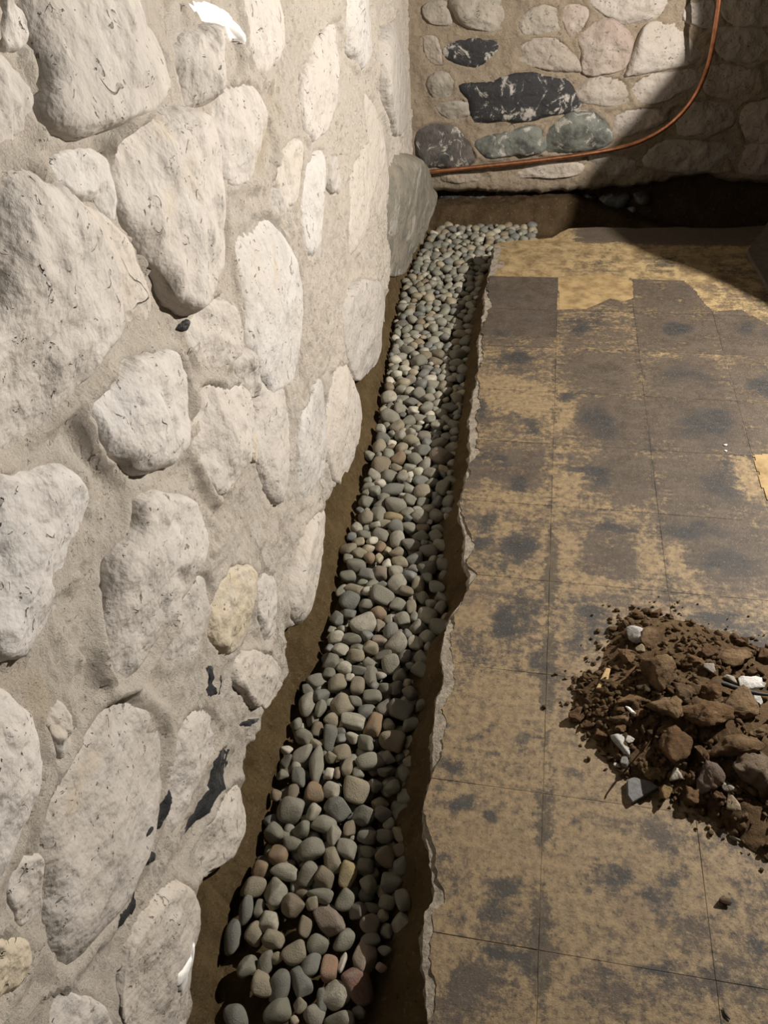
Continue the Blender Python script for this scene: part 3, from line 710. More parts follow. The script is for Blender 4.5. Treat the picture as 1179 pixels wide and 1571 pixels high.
def pmesh(seed, sub):
    r = np.random.default_rng(seed); k = (5, 6, 8, 11)[seed % 4]
    V, Fc = chunk(sub, seed, k, 9+seed % 7, .035, 1.3, (.78, 1.12)); m = mesh('pebble', V, Fc); m.materials.append(M_PEB); return m
PN = [pmesh(900+k, 4) for k in range(16)]
PF = [pmesh(900+k, 3) for k in range(16)]
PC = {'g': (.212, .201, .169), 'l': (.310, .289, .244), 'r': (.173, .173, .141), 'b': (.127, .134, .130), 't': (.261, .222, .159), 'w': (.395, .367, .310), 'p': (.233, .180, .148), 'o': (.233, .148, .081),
      'n': (.169, .130, .088), 'd': (.141, .049, .039), 'y': (.310, .239, .113), 'k': (.127, .123, .113), 's': (.254, .134, .084)}
PW_ = {'g': 'grey', 'l': 'light grey', 'r': 'grey-green', 'b': 'blue-grey', 't': 'tan', 'w': 'whitish', 'p': 'pinkish', 'o': 'orange-brown', 'n': 'brown', 'd': 'dark red', 'y': 'yellowish', 'k': 'dark grey', 's': 'salmon'}
Z7 = [  # near gravel: x, y, w, h, colour, tilt(deg), landmark label
 (470,215,75,105,'l',80),(530,230,50,95,'r',85),(620,225,100,95,'t',20),(675,205,50,60,'r',0),(748,185,80,60,'r',10),(670,290,115,72,'l',5,'long oval light grey pebble lying crosswise at the middle of the near gravel'),
 (755,300,72,105,'o',80,'orange-brown pebble near the dark right side of the gravel'),(575,285,70,60,'t',0),(515,320,50,70,'n',90),(460,355,75,70,'r',0),(570,360,60,110,'b',95),(615,365,45,50,'b',0),(665,360,50,60,'w',0),
 (720,380,70,80,'r',120),(830,370,115,100,'n',0),(450,425,65,100,'l',70),(510,470,65,165,'g',95,'long upright oval grey pebble, longest of the near gravel'),(575,440,60,55,'t',0),(620,425,80,70,'t',0),(740,460,130,80,'g',12),
 (645,480,50,85,'t',85),(435,525,60,85,'b',100),(563,508,45,50,'w',0),(500,590,85,85,'o',30),(412,585,50,70,'n',90),(578,580,75,80,'w',0),(680,585,115,110,'t',0),(400,665,115,105,'g',0),(500,672,60,75,'w',90),
 (598,660,120,90,'b',170),(333,762,85,75,'r',160,'grey-green oval pebble alone against the left bank'),(448,745,75,70,'r',0),(540,725,110,78,'g',30),(585,765,65,100,'l',95),(650,745,55,75,'n',90),(490,832,118,100,'g',5,'broad rounded grey-brown pebble in the middle of the near gravel'),
 (350,853,80,85,'o',0),(640,830,90,80,'g',0),(575,875,75,105,'t',110),(375,925,120,65,'l',0,'flat light grey pebble with a pointed left end'),(475,935,75,100,'g',70),(545,950,85,85,'n',0),(643,940,75,102,'y',80,'yellowish tan oval pebble right of the middle of the gravel'),
 (270,915,70,70,'o',0),(245,985,105,105,'t',0),(335,1010,105,115,'l',0),(525,1025,125,60,'r',0),(628,1045,90,85,'r',30),(730,980,80,75,'g',0),(410,1065,105,105,'n',0),(495,1060,60,55,'t',0),(213,1085,62,118,'b',100),
 (268,1080,40,70,'g',90),(565,1125,112,150,'p',125,'large pinkish tan pebble in the near gravel'),(308,1135,90,80,'w',0,'crusty whitish pebble with dark pits near the left bank'),(245,1185,75,90,'t',90),(155,1200,70,132,'b',95,'upright blue-grey pebble nearest the left bank'),
 (328,1208,95,75,'t',10),(463,1160,60,80,'n',90),(515,1235,90,80,'r',0),(630,1210,85,105,'r',80),(685,1090,80,80,'k',45),(735,1145,85,85,'p',0),(415,1265,105,100,'t',0),(340,1290,50,60,'t',0),(220,1325,80,105,'r',60),
 (295,1315,65,100,'g',90),(485,1325,80,110,'b',80),(565,1335,75,100,'s',90,'salmon and tan pebble left of the dark red one'),(715,1290,100,120,'p',70),(445,1385,80,112,'b',125),(275,1400,85,110,'t',120),(355,1410,90,125,'b',80),
 (600,1450,105,122,'w',0,'large whitish pebble near the bottom of the view'),(690,1410,112,145,'d',130,'dark red pebble near the bottom right of the gravel'),(535,1465,50,90,'b',110),(350,1520,105,115,'r',60),(440,1490,60,60,'t',0),(500,1530,90,90,'g',0),
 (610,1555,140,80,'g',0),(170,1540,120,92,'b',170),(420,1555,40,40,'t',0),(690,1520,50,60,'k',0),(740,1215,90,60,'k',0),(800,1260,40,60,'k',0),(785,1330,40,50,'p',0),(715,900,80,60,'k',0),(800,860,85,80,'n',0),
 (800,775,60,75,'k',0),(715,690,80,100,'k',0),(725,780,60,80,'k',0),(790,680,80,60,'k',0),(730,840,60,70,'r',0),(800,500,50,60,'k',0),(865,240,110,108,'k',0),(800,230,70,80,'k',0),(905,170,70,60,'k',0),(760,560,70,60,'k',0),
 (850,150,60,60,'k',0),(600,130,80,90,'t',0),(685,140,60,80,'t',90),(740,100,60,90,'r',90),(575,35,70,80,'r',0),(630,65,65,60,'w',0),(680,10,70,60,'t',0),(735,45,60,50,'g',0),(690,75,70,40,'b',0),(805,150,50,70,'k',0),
 (775,95,40,60,'g',0),(385,410,42,50,'w',0),(338,602,50,50,'n',0),(620,1310,30,80,'w',90),(600,505,38,60,'n',90)]
Z8 = [(265,1020,60,65,'r',0),(268,1080,60,55,'t',0),(215,1145,40,40,'b',0),(375,1030,85,70,'g',0),(310,1065,55,75,'g',90),(370,1075,75,35,'y',0),(375,1110,60,55,'b',0),(380,1155,55,70,'l',90),
 (320,1140,60,60,'g',0),(200,1195,50,60,'t',0),(240,1170,50,40,'t',0),(275,1190,50,40,'t',0),(318,1182,45,50,'o',0),(345,1195,25,45,'t',90),(378,1205,55,45,'t',0),(280,1225,50,45,'o',0),(315,1225,30,50,'t',90),(343,1248,35,40,'w',0),
 (390,1240,50,60,'t',0),(230,1250,75,60,'r',0),(275,1285,70,50,'b',0),(318,1280,60,55,'p',0),(380,1318,65,82,'l',80),(200,1290,50,60,'r',0),(225,1340,80,45,'t',0),(325,1365,90,70,'g',0),(205,1380,75,75,'b',0),(268,1390,55,45,'g',0),
 (160,1445,55,60,'b',0),(205,1430,50,50,'b',0),(255,1465,98,98,'w',0,'large whitish faceted pebble, the palest in the middle of the gravel'),(310,1425,65,50,'o',0),(315,1470,45,60,'t',90),(398,1448,60,50,'g',0),(158,1515,65,55,'w',0),(318,1525,60,40,'p',0),(235,1555,55,50,'r',0),(285,1550,60,50,'t',0),
 (465,1075,65,60,'g',0),(475,985,70,65,'t',0),(425,975,50,40,'r',0),(428,1015,50,45,'r',0),(465,945,60,50,'b',0),(360,975,100,60,'b',0),(315,950,50,40,'w',0),(320,885,70,90,'n',90),(385,860,55,60,'o',0),(445,865,60,55,'r',0),
 (540,855,90,80,'p',0),(430,1175,50,70,'k',0),(495,1200,60,70,'k',0),(490,1260,70,70,'k',0),(440,1265,50,40,'k',0),(455,1320,50,70,'t',90),(385,1395,50,60,'g',0),(350,640,60,65,'w',0),(355,710,75,65,'g',0),(390,685,50,45,'g',0),
 (440,690,45,45,'w',0),(435,655,60,40,'b',0),(490,640,60,45,'g',0),(465,715,60,40,'g',0),(380,745,55,60,'t',0),(430,795,65,45,'t',0),(280,850,40,40,'g',0),(315,820,50,60,'t',90),(360,805,35,30,'w',0),(480,780,50,50,'g',0),
 (395,610,50,40,'g',0),(425,615,40,40,'l',0),(460,625,50,50,'g',0),(380,555,45,40,'w',0),(410,537,50,35,'w',0),(355,580,35,40,'w',0),(500,575,50,40,'w',0)]
PEB = []   # world x,y,z, a,b,c, rotz, colour, label, px, py
def add_traced(rows, ox, oy, sc):
    for r in rows:
        x, y, w, h, cl, ang = r[:6]; px, py = ox+x*sc, oy+y*sc
        p = onz(px, py, GZ+.005); dd = proj(p)[2]/F*sc
        vert = 45 < ang % 180 < 135 or h > w*1.15
        a, b_ = w*dd/2, h*dd/2*1.08
        th = math.radians(ang) if not vert else math.radians(ang-90)
        z_ = GZ+.0
        PEB.append([p[0], p[1], z_, a*1.02, b_, min(a, b_)*.82, th-YAW*0, cl, r[6] if len(r) > 6 else None, px, py])
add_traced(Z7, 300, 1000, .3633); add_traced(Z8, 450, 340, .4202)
base_n = len(PEB)
PP = np.array([[p[0], p[1], (p[3]+p[4])/2] for p in PEB]); PP = list(map(tuple, PP)); AR = np.array(PP)
rg = np.random.default_rng(12); cols = list('ggggggllrrrrrrbbttwnk'); fill = []
def try_fill(n, y0, y1, rmin, rmax, tight, z, layer):
    global AR
    cnt = 0
    for _ in range(n):
        Yc = rg.uniform(y0, y1); lo = float(GL(Yc)); hi = float(XE0(min(Yc, 3.55)))-.055 if Yc < 3.66 else (-.10 if Yc < 3.98 else -.02)
        if Yc > 4.0: lo = max(lo, -.58)
        R = rg.uniform(rmin, rmax); Xc = rg.uniform(lo+R*.8, hi)
        if Yc > 3.62 and Xc > float(XE0(3.55))-.04 and Yc < float(YB0(Xc))+.03: continue
        d = np.hypot(AR[:, 0]-Xc, AR[:, 1]-Yc)-(AR[:, 2]+R)*tight
        if (d < 0).any(): continue
        AR = np.vstack([AR, (Xc, Yc, R)]); e = rg.uniform(.82, 1.22)
        fill.append([Xc, Yc, z+rg.uniform(-.008, .008), R*e*1.05, R/e*1.05, R*rg.uniform(.65, .9), rg.uniform(0, 6.28), rg.choice(cols), None, 0, 0]); cnt += 1
    return cnt
try_fill(5000, .55, 1.15, .014, .024, .82, GZ-.008, 0)
try_fill(16000, 1.1, 4.16, .019, .030, .84, GZ, 0)
try_fill(16000, 1.1, 4.16, .012, .019, .86, GZ, 0)
AR = np.array([(1e3, 1e3, 0.)])
try_fill(9000, .62, 4.16, .016, .026, .9, GZ-.026, 1)
allp = PEB+fill
info = []
for k, p in enumerate(allp):
    x, y, z = proj((p[0], p[1], p[2])); info.append((p[3]*p[4]/z**2*(1 if p[2] > GZ-.02 else .2), k, x, y))
order = [k for _, k, x, y in sorted(info, reverse=True)]
single = set(order[:300]); rest_V, rest_F = [], []; n0 = 0
placed = []
def rotm(p, k):
    r = np.random.default_rng(k); ax, ay = r.uniform(-.3, .3, 2)
    return Matrix.Rotation(p[6], 4, 'Z') @ Matrix.Rotation(ax, 4, 'X') @ Matrix.Rotation(ay, 4, 'Y')
lay = []
for k in order[:300]:
    p = allp[k]; x, y, z = proj(p[:3])
    src = PN if y > 880 else PF
    o = bpy.data.objects.new('pebble', src[k*7 % 16]); COL.objects.link(o)
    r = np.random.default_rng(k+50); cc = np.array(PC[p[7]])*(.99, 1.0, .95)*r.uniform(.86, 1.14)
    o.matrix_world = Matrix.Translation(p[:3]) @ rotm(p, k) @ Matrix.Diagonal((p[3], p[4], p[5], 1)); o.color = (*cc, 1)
    o['category'] = 'pebble'; o['group'] = 'river pebbles filling the trench'; lay.append((o, p, x, y))
marks = [(o, p, x, y) for o, p, x, y in lay if p[8]]
SHORT = ['the long crosswise light grey pebble', 'the orange-brown pebble', 'the long upright grey pebble', 'the lone grey-green pebble at the left bank', 'the broad grey-brown pebble', 'the flat pointed light pebble', 'the yellowish oval pebble',
         'the big pinkish pebble', 'the crusty whitish pebble', 'the upright blue-grey pebble at the bank', 'the salmon pebble', 'the big whitish bottom pebble', 'the dark red pebble', 'the palest faceted pebble']
mk = {}
names = [r[6] for r in Z7+Z8 if len(r) > 6]
for o, p, x, y in marks: o['label'] = p[8]; mk[p[8]] = SHORT[names.index(p[8])]
used = {}; far = {}
NUM = ['', 'first', 'second', 'third', 'fourth', 'fifth', 'sixth', 'seventh', 'eighth', 'ninth', 'tenth', 'eleventh', 'twelfth', 'thirteenth', 'fourteenth', 'fifteenth', 'sixteenth']
def shape_word(p):
    e = max(p[3], p[4])/min(p[3], p[4]); s = 'large ' if p[3]+p[4] > .062 else 'small ' if p[3]+p[4] < .043 else ''
    return s+('long ' if e > 1.45 else 'oval ' if e > 1.2 else 'roundish ')
for o, p, x, y in lay:
    if p[8]: continue
    if y > 985 and p[2] > GZ-.02:
        c = sorted(((x-mx)**2+(y-my)**2, mp[8], x-mx, y-my) for _, mp, mx, my in marks)[0]
        a = math.degrees(math.atan2(-c[3], c[2])) % 360
        dr = ('right of', 'above and right of', 'above', 'above and left of', 'left of', 'below and left of', 'below', 'below and right of')[int(((a+22.5) % 360)//45)]
        lb = shape_word(p)+PW_[p[7]]+' pebble '+dr+' '+mk[c[1]]
        used.setdefault(lb, []).append((c[0], o))
    else:
        jr = math.floor((TY0-p[1])/TILE)+1
        zone = 'at the far end beyond the tiles' if jr < 1 else 'beside tile row '+NUM[jr]+' counted from the back'
        far.setdefault((shape_word(p) if p[2] > GZ-.02 else 'sunken ')+PW_[p[7]]+' pebble '+zone, []).append((p[0], o))
for lb, L in far.items():
    L.sort(key=lambda t: t[0])
    for q, (_, o) in enumerate(L):
        o['label'] = lb if len(L) == 1 else lb+', '+(('left one', 'right one')[q] if len(L) == 2 else 'leftmost' if q == 0 else NUM[q+1]+' from left')
ORD = ['nearest', 'second nearest', 'third nearest', 'fourth nearest', 'fifth nearest']
for lb, L in used.items():
    L.sort(key=lambda t: t[0])
    if len(L) == 1: L[0][1]['label'] = lb
    else:
        for q, (_, o) in enumerate(L): o['label'] = lb+', '+(('nearer one', 'farther one')[q] if len(L) == 2 else ORD[min(q, 4)])
cols_rest = []
for k in order[300:]:
    p = allp[k]; me = PF[k*7 % 16] if p[2] > GZ-.02 else None
    V, Fc = chunk(2 if p[2] < GZ-.02 or proj(p[:3])[1] < 620 else 3, 900+k*7 % 16, (5, 6, 8, 11)[k % 4], 10, .03, 1.3, (.78, 1.12))
    M = np.array(rotm(p, k).to_3x3()) @ np.diag(p[3:6]); V = V @ M.T+np.array(p[:3])
    r = np.random.default_rng(k+50); cols_rest.append(np.repeat([[*(np.array(PC[p[7]])*(.99, 1.0, .95)*r.uniform(.86, 1.14)), 1]], len(V), 0))
    rest_V.append(V); rest_F += [[i+n0 for i in f] for f in Fc]; n0 += len(V)
me = mesh('pebble_fill', np.vstack(rest_V), rest_F); a = me.attributes.new('tint', 'FLOAT_COLOR', 'POINT'); a.data.foreach_set('color', np.vstack(cols_rest).ravel())
m, nt, b = mat_new('pebble_fill', .6, .4); g = NT(nt); at_ = g.n('ShaderNodeAttribute', attribute_name='tint').outputs['Color']
g.l(g.mix(g.ramp(g.noise(70, 6, .7), .4, .72, 0, .5), at_, (.19, .165, .13)), b.inputs['Base Color']); g.l(g.bump(g.noise(220, 5, .7), .3, .003), b.inputs['Normal'])
tag(link('pebble_fill', me, m), 'smaller pebbles of the far and lower gravel in the trench', 'gravel', kind='stuff')

# ------------------------------------------------------------------ heap of dug soil
A6 = lambda x, y: (820+x*.3045, 880+y*.3045)
HEAP = np.array([onz(*A6(*p))[:2] for p in [(200,720),(230,560),(300,470),(380,330),(430,230),(560,190),(700,210),(900,280),(1179,380),(1600,560),(1750,900),(1600,1300),(1179,1430),(1060,1380),(950,1290),(800,1180),(620,1090),(430,990),(340,900),(260,800)]])
HC = HEAP.mean(0)
hr = np.linalg.norm(HEAP-HC, axis=1); ha = np.arctan2(HEAP[:, 1]-HC[1], HEAP[:, 0]-HC[0]); ho = np.argsort(ha)
def heap_z(X, Y):
    X = np.asarray(X, float); Y = np.asarray(Y, float); d = np.hypot(X-HC[0], Y-HC[1]); R = np.interp(np.arctan2(Y-HC[1], X-HC[0]), ha[ho], hr[ho], period=2*math.pi)
    R = R*(1+.07*fbm(np.stack([X, Y, 0*X], -1), 11, 3, 51)); t = np.clip(1-d/R, 0, 1)
    P = np.stack([X, Y, 0*X], -1)
    return np.where(t > 0, .062*t**.75*(1+.5*fbm(P, 9, 3, 52))+.010*fbm(P, 30, 3, 53)*np.minimum(1, t*5)+.004*fbm(P, 85, 2, 54)*np.minimum(1, t*8)-.004+.008*np.minimum(1, t*6), -.012)
xs = np.arange(HC[0]-.40, HC[0]+.50, .006); yy = np.arange(HC[1]-.42, HC[1]+.42, .006)
X, Y = np.meshgrid(xs, yy, indexing='ij'); Z = heap_z(X, Y); Fm = (np.maximum(Z[:-1, :-1], Z[1:, 1:]) > -.01).ravel()
V = np.stack([X, Y, Z], -1).reshape(-1, 3); Fq = grid_faces(*X.shape)[Fm]; u_ = np.unique(Fq); re = -np.ones(len(V), int); re[u_] = np.arange(len(u_))
tag(link('soil_heap', mesh('soil_heap', V[u_], re[Fq]), M_SOIL), 'low heap of loose dark brown dug soil on the worn floor', 'soil', kind='stuff')
CB = (.159, .099, .052); CL = (.209, .143, .080); CGR = (.195, .155, .112)
CLODS = [  # x,y,w,h in heap crop, colour, label
 (640,500,170,160,CL,'big pale-brown lumpy clod high in the middle of the soil heap'),(660,690,170,120,CL,'rounded ochre-brown clod at the centre of the soil heap'),(870,715,240,130,CB,'long brown clod right of the centre of the heap'),
 (1035,655,200,130,CL,'smooth-sided tan-brown clod under the white rubble at right'),(875,600,135,95,CB,'dark faceted clod left of the black stick'),(715,870,150,170,CB,'large crumbly clod with a dark hollow below it'),
 (580,850,150,170,(.116, .061, .033),'reddish-brown upright clod low in the middle of the heap'),(1000,850,255,140,CL,'broad flat-topped light brown clod at the right of the heap'),(1110,1000,180,190,CGR,'large greyish knobbly clod at the lower right of the heap'),
 (1115,1130,140,100,CB,'brown clod below the greyish knobbly one'),(870,1020,140,145,(.152, .119, .098),'purplish grey slabby lump low in the heap'),(820,1115,125,90,CB,'crumbly clod under the purplish slab'),
 (500,632,190,66,CB,'long flat clod left of the heap centre'),(455,742,130,62,(.188, .130, .072),'tan flattish clod above the grey-white rubble'),(480,505,80,62,CB,'small clod right of the wood chip'),(470,420,75,80,CB,'small upright clod below the upper pale rubble'),
 (600,325,150,95,CL,'pale-brown clod beside the pale rubble at the top of the heap'),(1020,430,200,100,CL,'broad crumbly clod at the upper right of the heap'),(800,455,120,90,CB,'clod near the top of the heap, right of the big pale one'),
 (765,600,100,90,(.180, .137, .093),'shiny tan-grey clod between heap centre and black stick'),(212,722,82,64,CB,'dark clod farthest left on the floor'),(275,757,70,46,CB,'small flat clod right of the leftmost one'),(322,700,62,44,CB,'small clod at the left rim of the heap'),
 (335,810,70,60,CB,'small clod above left of the grey-white rubble'),(285,522,72,52,CB,'small clod left of the wood chip'),(475,1010,65,56,CB,'small rounded clod above the slate flake'),(668,1112,72,78,(.202, .137, .065),'ochre clod right of the slate flake'),
 (612,1010,120,56,(.260, .188, .087),'yellowish flat lump at the lower rim of the heap'),(1140,795,110,72,CL,'clod at the right edge of the heap, above the greyish one'),(432,682,62,50,CB,'small clod left of the long flat one'),(435,786,62,42,CB,'small clod below the tan flattish one'),
 (795,785,70,50,CB,'small clod under the long brown clod'),(530,700,82,56,CB,'small dark clod beside the white sliver'),(825,890,80,110,CB,'upright narrow clod right of the dark hollow'),(680,780,100,44,CB,'flat small clod above the dark hollow'),
 (1060,352,82,60,CB,'small clod at the top right of the heap'),(520,212,80,40,CB,'flat clod at the very top of the heap'),(615,206,55,36,CB,'smaller clod at the very top of the heap, right'),(960,500,72,42,CB,'small flat clod above the black stick'),
 (880,402,80,60,(.144, .093, .057),'small purplish clod at the upper middle of the heap'),(925,1120,56,52,CB,'small clod left of the pale shard'),(225,590,46,30,CB,'tiny clod on the left rim below the wood chip'),(1165,420,90,80,CB,'clod cut by the right edge near the heap top')]
RUB = [(520,305,92,84,(.361, .354, .332),'grey-white rubble chunk at the top left of the heap'),(432,850,80,118,(.361, .361, .339),'pointed grey-white rubble chunk at the left of the heap'),(555,577,62,46,(.433, .383, .289),'smooth cream pebble on the heap'),
 (1095,552,112,74,(.564, .549, .520),'brightest white plaster lump at the right of the heap'),(1115,637,62,76,(.419, .411, .390),'grey-white plaster lump under the brightest one'),(990,540,66,46,(.289, .260, .209),'grey-tan stone above the black stick'),
 (712,1010,70,60,(.361, .332, .275),'pale speckled stone low in the heap'),(970,1062,72,72,(.347, .310, .252),'pale crusty stone left of the greyish knobbly clod'),(995,1150,62,92,(.289, .231, .151),'pale tan flat shard at the lower right of the heap'),
 (880,475,62,56,(.246, .217, .188),'grey stone near the top middle of the heap'),(480,836,40,38,(.398, .376, .339),'little whitish stone touching the pointed rubble chunk'),(415,965,32,30,(.448, .419, .361),'little white stone at the lower left rim'),
 (535,380,42,36,(.260, .209, .130),'little tan pebble under the top rubble chunk'),(1010,1332,42,38,(.289, .252, .196),'little tan pebble in the thin scatter below the heap'),(455,945,48,62,(.196, .196, .188),'small grey slate piece at the lower left rim')]
def heap_chunk(rec, name, mat, cat, seed, k, rough, group, flat=.75, sub=4):
    x, y, w, h, colr, label = rec; px, py = A6(x, y)
    zz = .03
    for _ in range(4):
        p = onz(px, py, zz); zz = float(heap_z(p[0], p[1]))
        zz = max(zz, 0)+min(w, h)*.3045*proj(p)[2]/F*.22
    s = .3045*proj(p)[2]/F
    a, b_ = w*s/2, h*s/2*1.12; c = min(a, b_)*flat
    V, Fc = chunk(sub, seed, k, 12, rough, 2.0, (.62, 1.05)); V = V*np.array([a, b_, c])*1.08
    if rough > .1: V = V+.10*min(a, b_)*np.stack([fbm(V/min(a, b_), 2.6, 3, seed+q+9, .6) for q in range(3)], -1)+.0026*np.stack([fbm(V, 120, 3, seed+q) for q in range(3)], -1)
    r = np.random.default_rng(seed); ang = r.uniform(-.15, .15); V = V @ np.array(Matrix.Rotation(ang, 3, 'X') @ Matrix.Rotation(r.uniform(-.2, .2), 3, 'Y')).T
    lowest = V[:, 2].min(); zfl = max(zz, -lowest-.002) if heap_z(p[0], p[1]) < 0 else zz
    o = link(name, mesh(name, V, Fc), mat, color=colr); o.location = (p[0], p[1], zfl); o.rotation_euler = (0, 0, YAW)
    tag(o, label, cat, group); return o
for k, r in enumerate(CLODS): heap_chunk(r, 'clod', M_CLOD, 'clod', 1200+k, 11, .22, 'clods of the dug heap', .78)
for k, r in enumerate(RUB): heap_chunk(r, 'rubble_chunk' if 'pebble' not in r[5] else 'pebble', M_RUBBLE, 'stone', 1300+k, 14, .10, 'pale stones in the dug heap', .7)
# crumbs
r = np.random.default_rng(8); VV, FF, n0 = [], [], 0; rim = np.array([heap_z(*q) for q in np.zeros((1, 2))])
for k in range(1500):
    a = r.uniform(0, 2*math.pi); Rr = np.interp(a, ha[ho], hr[ho], period=2*math.pi); t = (1-abs(r.normal(0, .35))) if r.random() < .62 else r.uniform(.1, 1)
    if r.random() < .14: t = 1+abs(r.normal(0, .12))
    p = HC+np.array([math.cos(a), math.sin(a)])*Rr*t
    if p[0] < XE0(p[1])+.02: continue
    s = r.choice([.004, .006, .008, .011], p=[.4, .32, .2, .08])*(1 if t < 1.02 else .6)
    V, Fc = chunk(2, 2000+k % 40, 8, 8, .15, 2., (.75, 1.05)); V = V*s*r.uniform(.7, 1.2, 3) @ np.array(Matrix.Rotation(r.uniform(0, 6), 3, 'Z')).T
    z = max(float(heap_z(*p)), 0)+s*.45; VV.append(V+np.array([p[0], p[1], z])); FF += [[i+n0 for i in f] for f in Fc]; n0 += len(V)
tag(link('soil_crumbs', mesh('soil_crumbs', np.vstack(VV), FF), M_SOIL), 'small crumbs of brown soil strewn over and around the heap', 'soil', kind='stuff')
# flat pieces
def slab_piece(name, pts, z, th, mat, label, cat, seed=0, bend=0.):
    P = np.array([onz(x, y, z)[:2] for x, y in pts]); c = P.mean(0); bm = bmesh.new()
    up = [bm.verts.new((*(q-c), th+bend*np.linalg.norm(q-c)+.0015*random.random())) for q in P]
    lo = [bm.verts.new((*((q-c)*1.02), 0)) for q in P]
    bm.faces.new(up); bm.faces.new(lo[::-1])
    for i in range(len(P)): bm.faces.new((up[i], lo[i], lo[(i+1) % len(P)], up[(i+1) % len(P)]))
    bmesh.ops.recalc_face_normals(bm, faces=bm.faces[:]); bmesh.ops.bevel(bm, geom=bm.edges[:], offset=min(.0012, th*.25), segments=2, affect='EDGES')
    me = bpy.data.meshes.new(name); bm.to_mesh(me); bm.free(); o = link(name, me, mat); o.location = (*c, z); return tag(o, label, cat)
slab_piece('slate_flake', [A6(465,1052),(A6(500,1040)),A6(585,1062),A6(622,1092),A6(560,1125),A6(490,1165),A6(468,1130)], .001, .012, M_SLATE, 'flat grey triangular slate flake lying on the floor at the heap edge', 'stone')
p = onz(*A6(345,535)); hz = max(0, float(heap_z(p[0], p[1])))+.012
slab_piece('wood_chip', [A6(362,482),A6(384,486),A6(372,540),A6(352,588),A6(311,584),A6(335,535)], hz, .006, M_WOOD, 'flat tan wood chip at the left of the soil heap', 'wood chip')
p = onz(*A6(485,690)); slab_piece('plaster_sliver', [A6(458,672),A6(480,678),A6(514,712),A6(490,705)], max(0, float(heap_z(p[0], p[1])))+.03, .005, M_PAINT, 'thin white plaster sliver in the left half of the heap', 'plaster')
def tube(name, pts, rad, mat, n=12, parent=None, sub=8):
    pts = np.asarray(pts, float); k = len(pts); out = []
    for i in range(k-1):
        a, b, c, d = pts[max(i-1, 0)], pts[i], pts[i+1], pts[min(i+2, k-1)]
        for t in np.linspace(0, 1, sub, endpoint=False): out.append(.5*((2*b)+(c-a)*t+(2*a-5*b+4*c-d)*t*t+(3*b-a-3*c+d)*t**3))
    out.append(pts[-1]); out = np.array(out); T = np.gradient(out, axis=0); T /= np.linalg.norm(T, axis=1)[:, None]
    ref = np.array([.2, .95, .25]); V = []; a = np.linspace(0, 2*math.pi, n, endpoint=False)
    R = rad if hasattr(rad, '__len__') else [rad]*len(out); R = np.interp(np.linspace(0, 1, len(out)), np.linspace(0, 1, len(R)), R)
    for q, t, rr in zip(out, T, R):
        x = np.cross(ref, t); x /= np.linalg.norm(x); y = np.cross(t, x); V += [q+rr*(x*math.cos(s)+y*math.sin(s)) for s in a]
    Fc = [(i*n+j, i*n+(j+1) % n, (i+1)*n+(j+1) % n, (i+1)*n+j) for i in range(len(out)-1) for j in range(n)]
    Fc += [tuple(range(n))[::-1], tuple((len(out)-1)*n+j for j in range(n))]
    return link(name, mesh(name, np.array(V), Fc), mat, parent)
st = []
for x, y in [(900,535),(960,552),(1030,575),(1120,598),(1190,606)]:
    p = onz(*A6(x, y), .075); st.append((p[0], p[1], max(.072, float(heap_z(p[0], p[1]))+.012)))
tag(tube('stick', st, [.004, .006, .0055, .005, .003], M_BLACK), 'thin black stick lying across the right of the soil heap', 'stick')
tw = [onz(x, y, .003) for x, y in [(1110,1546),(1114,1556),(1121,1564)]]
tag(tube('twig', tw, [.001, .0022, .001], M_BLACK, 8), 'tiny dark twig on the bare floor at the bottom right', 'twig')
for k, (x, y, s, lb) in enumerate(((1112,1382,.012,'small dark crumb alone on the floor below the heap'), (1113,683,.006,'upper tiny white plaster fleck on the tiles at right'), (1114,692,.005,'lower tiny white plaster fleck on the tiles at right'))):
    V, Fc = chunk(3, 1500+k, 9, 10, .1); p = onz(x, y, s*.3); o = link('crumb', mesh('crumb', V*s*np.array([1, .7, .5]), Fc), M_CLOD if k == 0 else M_PAINT, color=(.10, .075, .05)); o.location = (p[0], p[1], s*.5); tag(o, lb, 'crumb')
slab_piece('stone_slab', [(1177,346),(1168,362),(1147,388),(1150,398),(1163,420),(1180,450),(1240,470),(1300,380),(1260,330)], .001, .018, M_FLAG, 'dark flat stone slab lying in shadow at the far right of the floor', 'stone')

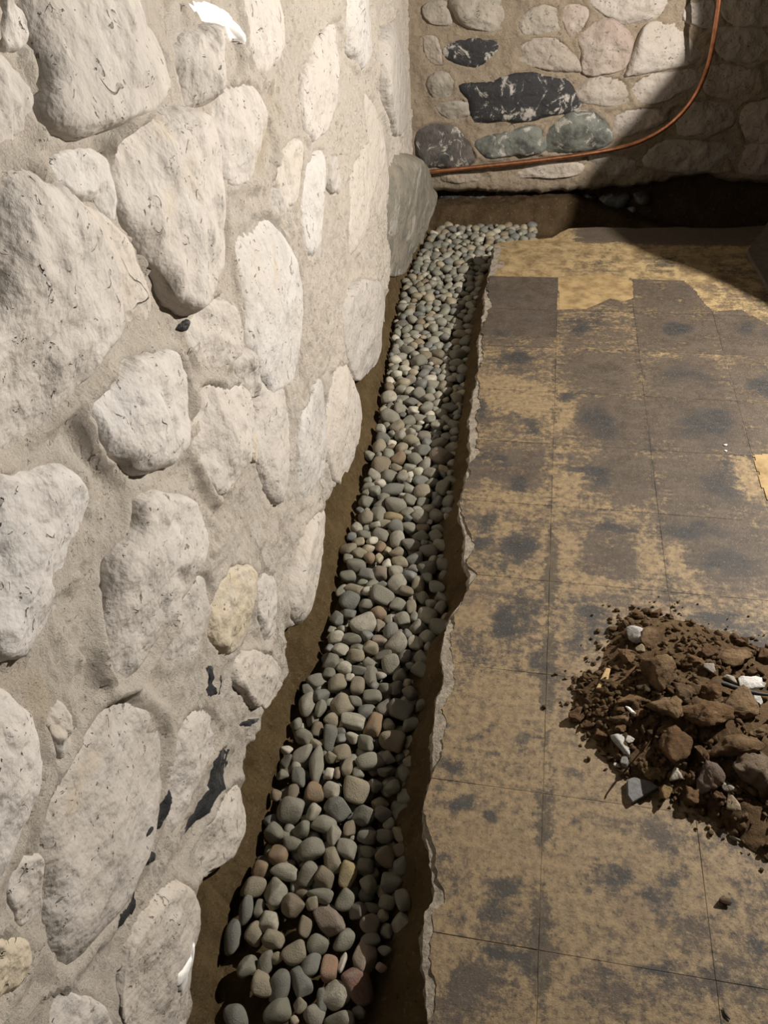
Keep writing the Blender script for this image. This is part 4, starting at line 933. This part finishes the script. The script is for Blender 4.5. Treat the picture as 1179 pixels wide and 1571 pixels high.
# ------------------------------------------------------------------ copper pipe
pp = []
for x, y, off in [(640,266,.01),(668,263,.045),(720,257.5,.06),(800,249,.065),(850,243,.07),(900,236,.08),(950,227,.09),(985,216,.10),(1020,197,.11),(1050,170,.12),(1072,138,.13),(1086,104,.16),(1094,70,.175),(1100,32,.185),(1104,0,.19),(1108,-60,.195),(1110,-200,.19),(1110,-330,.18)]:
    p = onplane(x, y, (-BWK, 1, 0), BW0-off); pp.append(p)
pipe = bpy.data.objects.new('copper_pipe', None); COL.objects.link(pipe); pipe.location = (0, 0, 0)
tag(pipe, 'bare copper pipe sweeping along and up in front of the back wall', 'pipe')
tube('tube', pp, .0105, M_COPPER, 14, pipe)
q = np.array(pp[-3]); q2 = np.array(pp[-2]); d = (q2-q)/np.linalg.norm(q2-q)
tube('coupling', [q, q+d*.03, q+d*.06], .014, M_COPPER, 14, pipe)

# ------------------------------------------------------------------ unseen sheet added to cut the work light along the shadow edge
blocker = bpy.data.objects.new('light_blocker', None); COL.objects.link(blocker); blocker.location = LAMP
tag(blocker, 'unseen sheet on a stem, added to block the work light at right', 'blocker')
cut = [onplane(x, y, (-BWK, 1, 0), BW0) for x, y in [(1090,-420),(1072,-150),(1060,5),(1057,60),(1035,100),(1005,135),(960,190),(925,235),(895,275)]]+[onz(x, y) for x, y in [(945,366),(1000,395),(1060,412),(1120,440),(1179,470),(1320,545)]]
D = np.array(cut)-LAMP; D /= np.linalg.norm(D, axis=1)[:, None]
s_ = np.linspace(0, len(D)-1, 60); D = np.stack([np.interp(s_, np.arange(len(D)), D[:, k]) for k in range(3)], -1)
for _ in range(3): D[1:-1] = (D[:-2]+2*D[1:-1]+D[2:])/4
MID = np.array([4.0, 4.4, .3])-LAMP; MID /= np.linalg.norm(MID)
V = []
for t in np.linspace(0, 1, 12):
    q = D*(1-t)+MID*t; q /= np.linalg.norm(q, axis=1)[:, None]; V.append(q*.42)
V0 = np.array(V).reshape(-1, 3); V1 = V0*.985; nn = len(V0); Fc = grid_faces(12, 60).tolist()
Fc = Fc+[[i+nn for i in f[::-1]] for f in Fc]+[(i, i+1, nn+i+1, nn+i) for i in range(59)]
link('blocker_sheet', mesh('blocker_sheet', np.vstack([V0, V1]), Fc), simple('grey_steel', (.3, .3, .3), .5), blocker)
tube('stem', [(0, 0, .05), (0, 0, .3), (0, 0, .6)], .008, M_BLACK, 10, blocker)
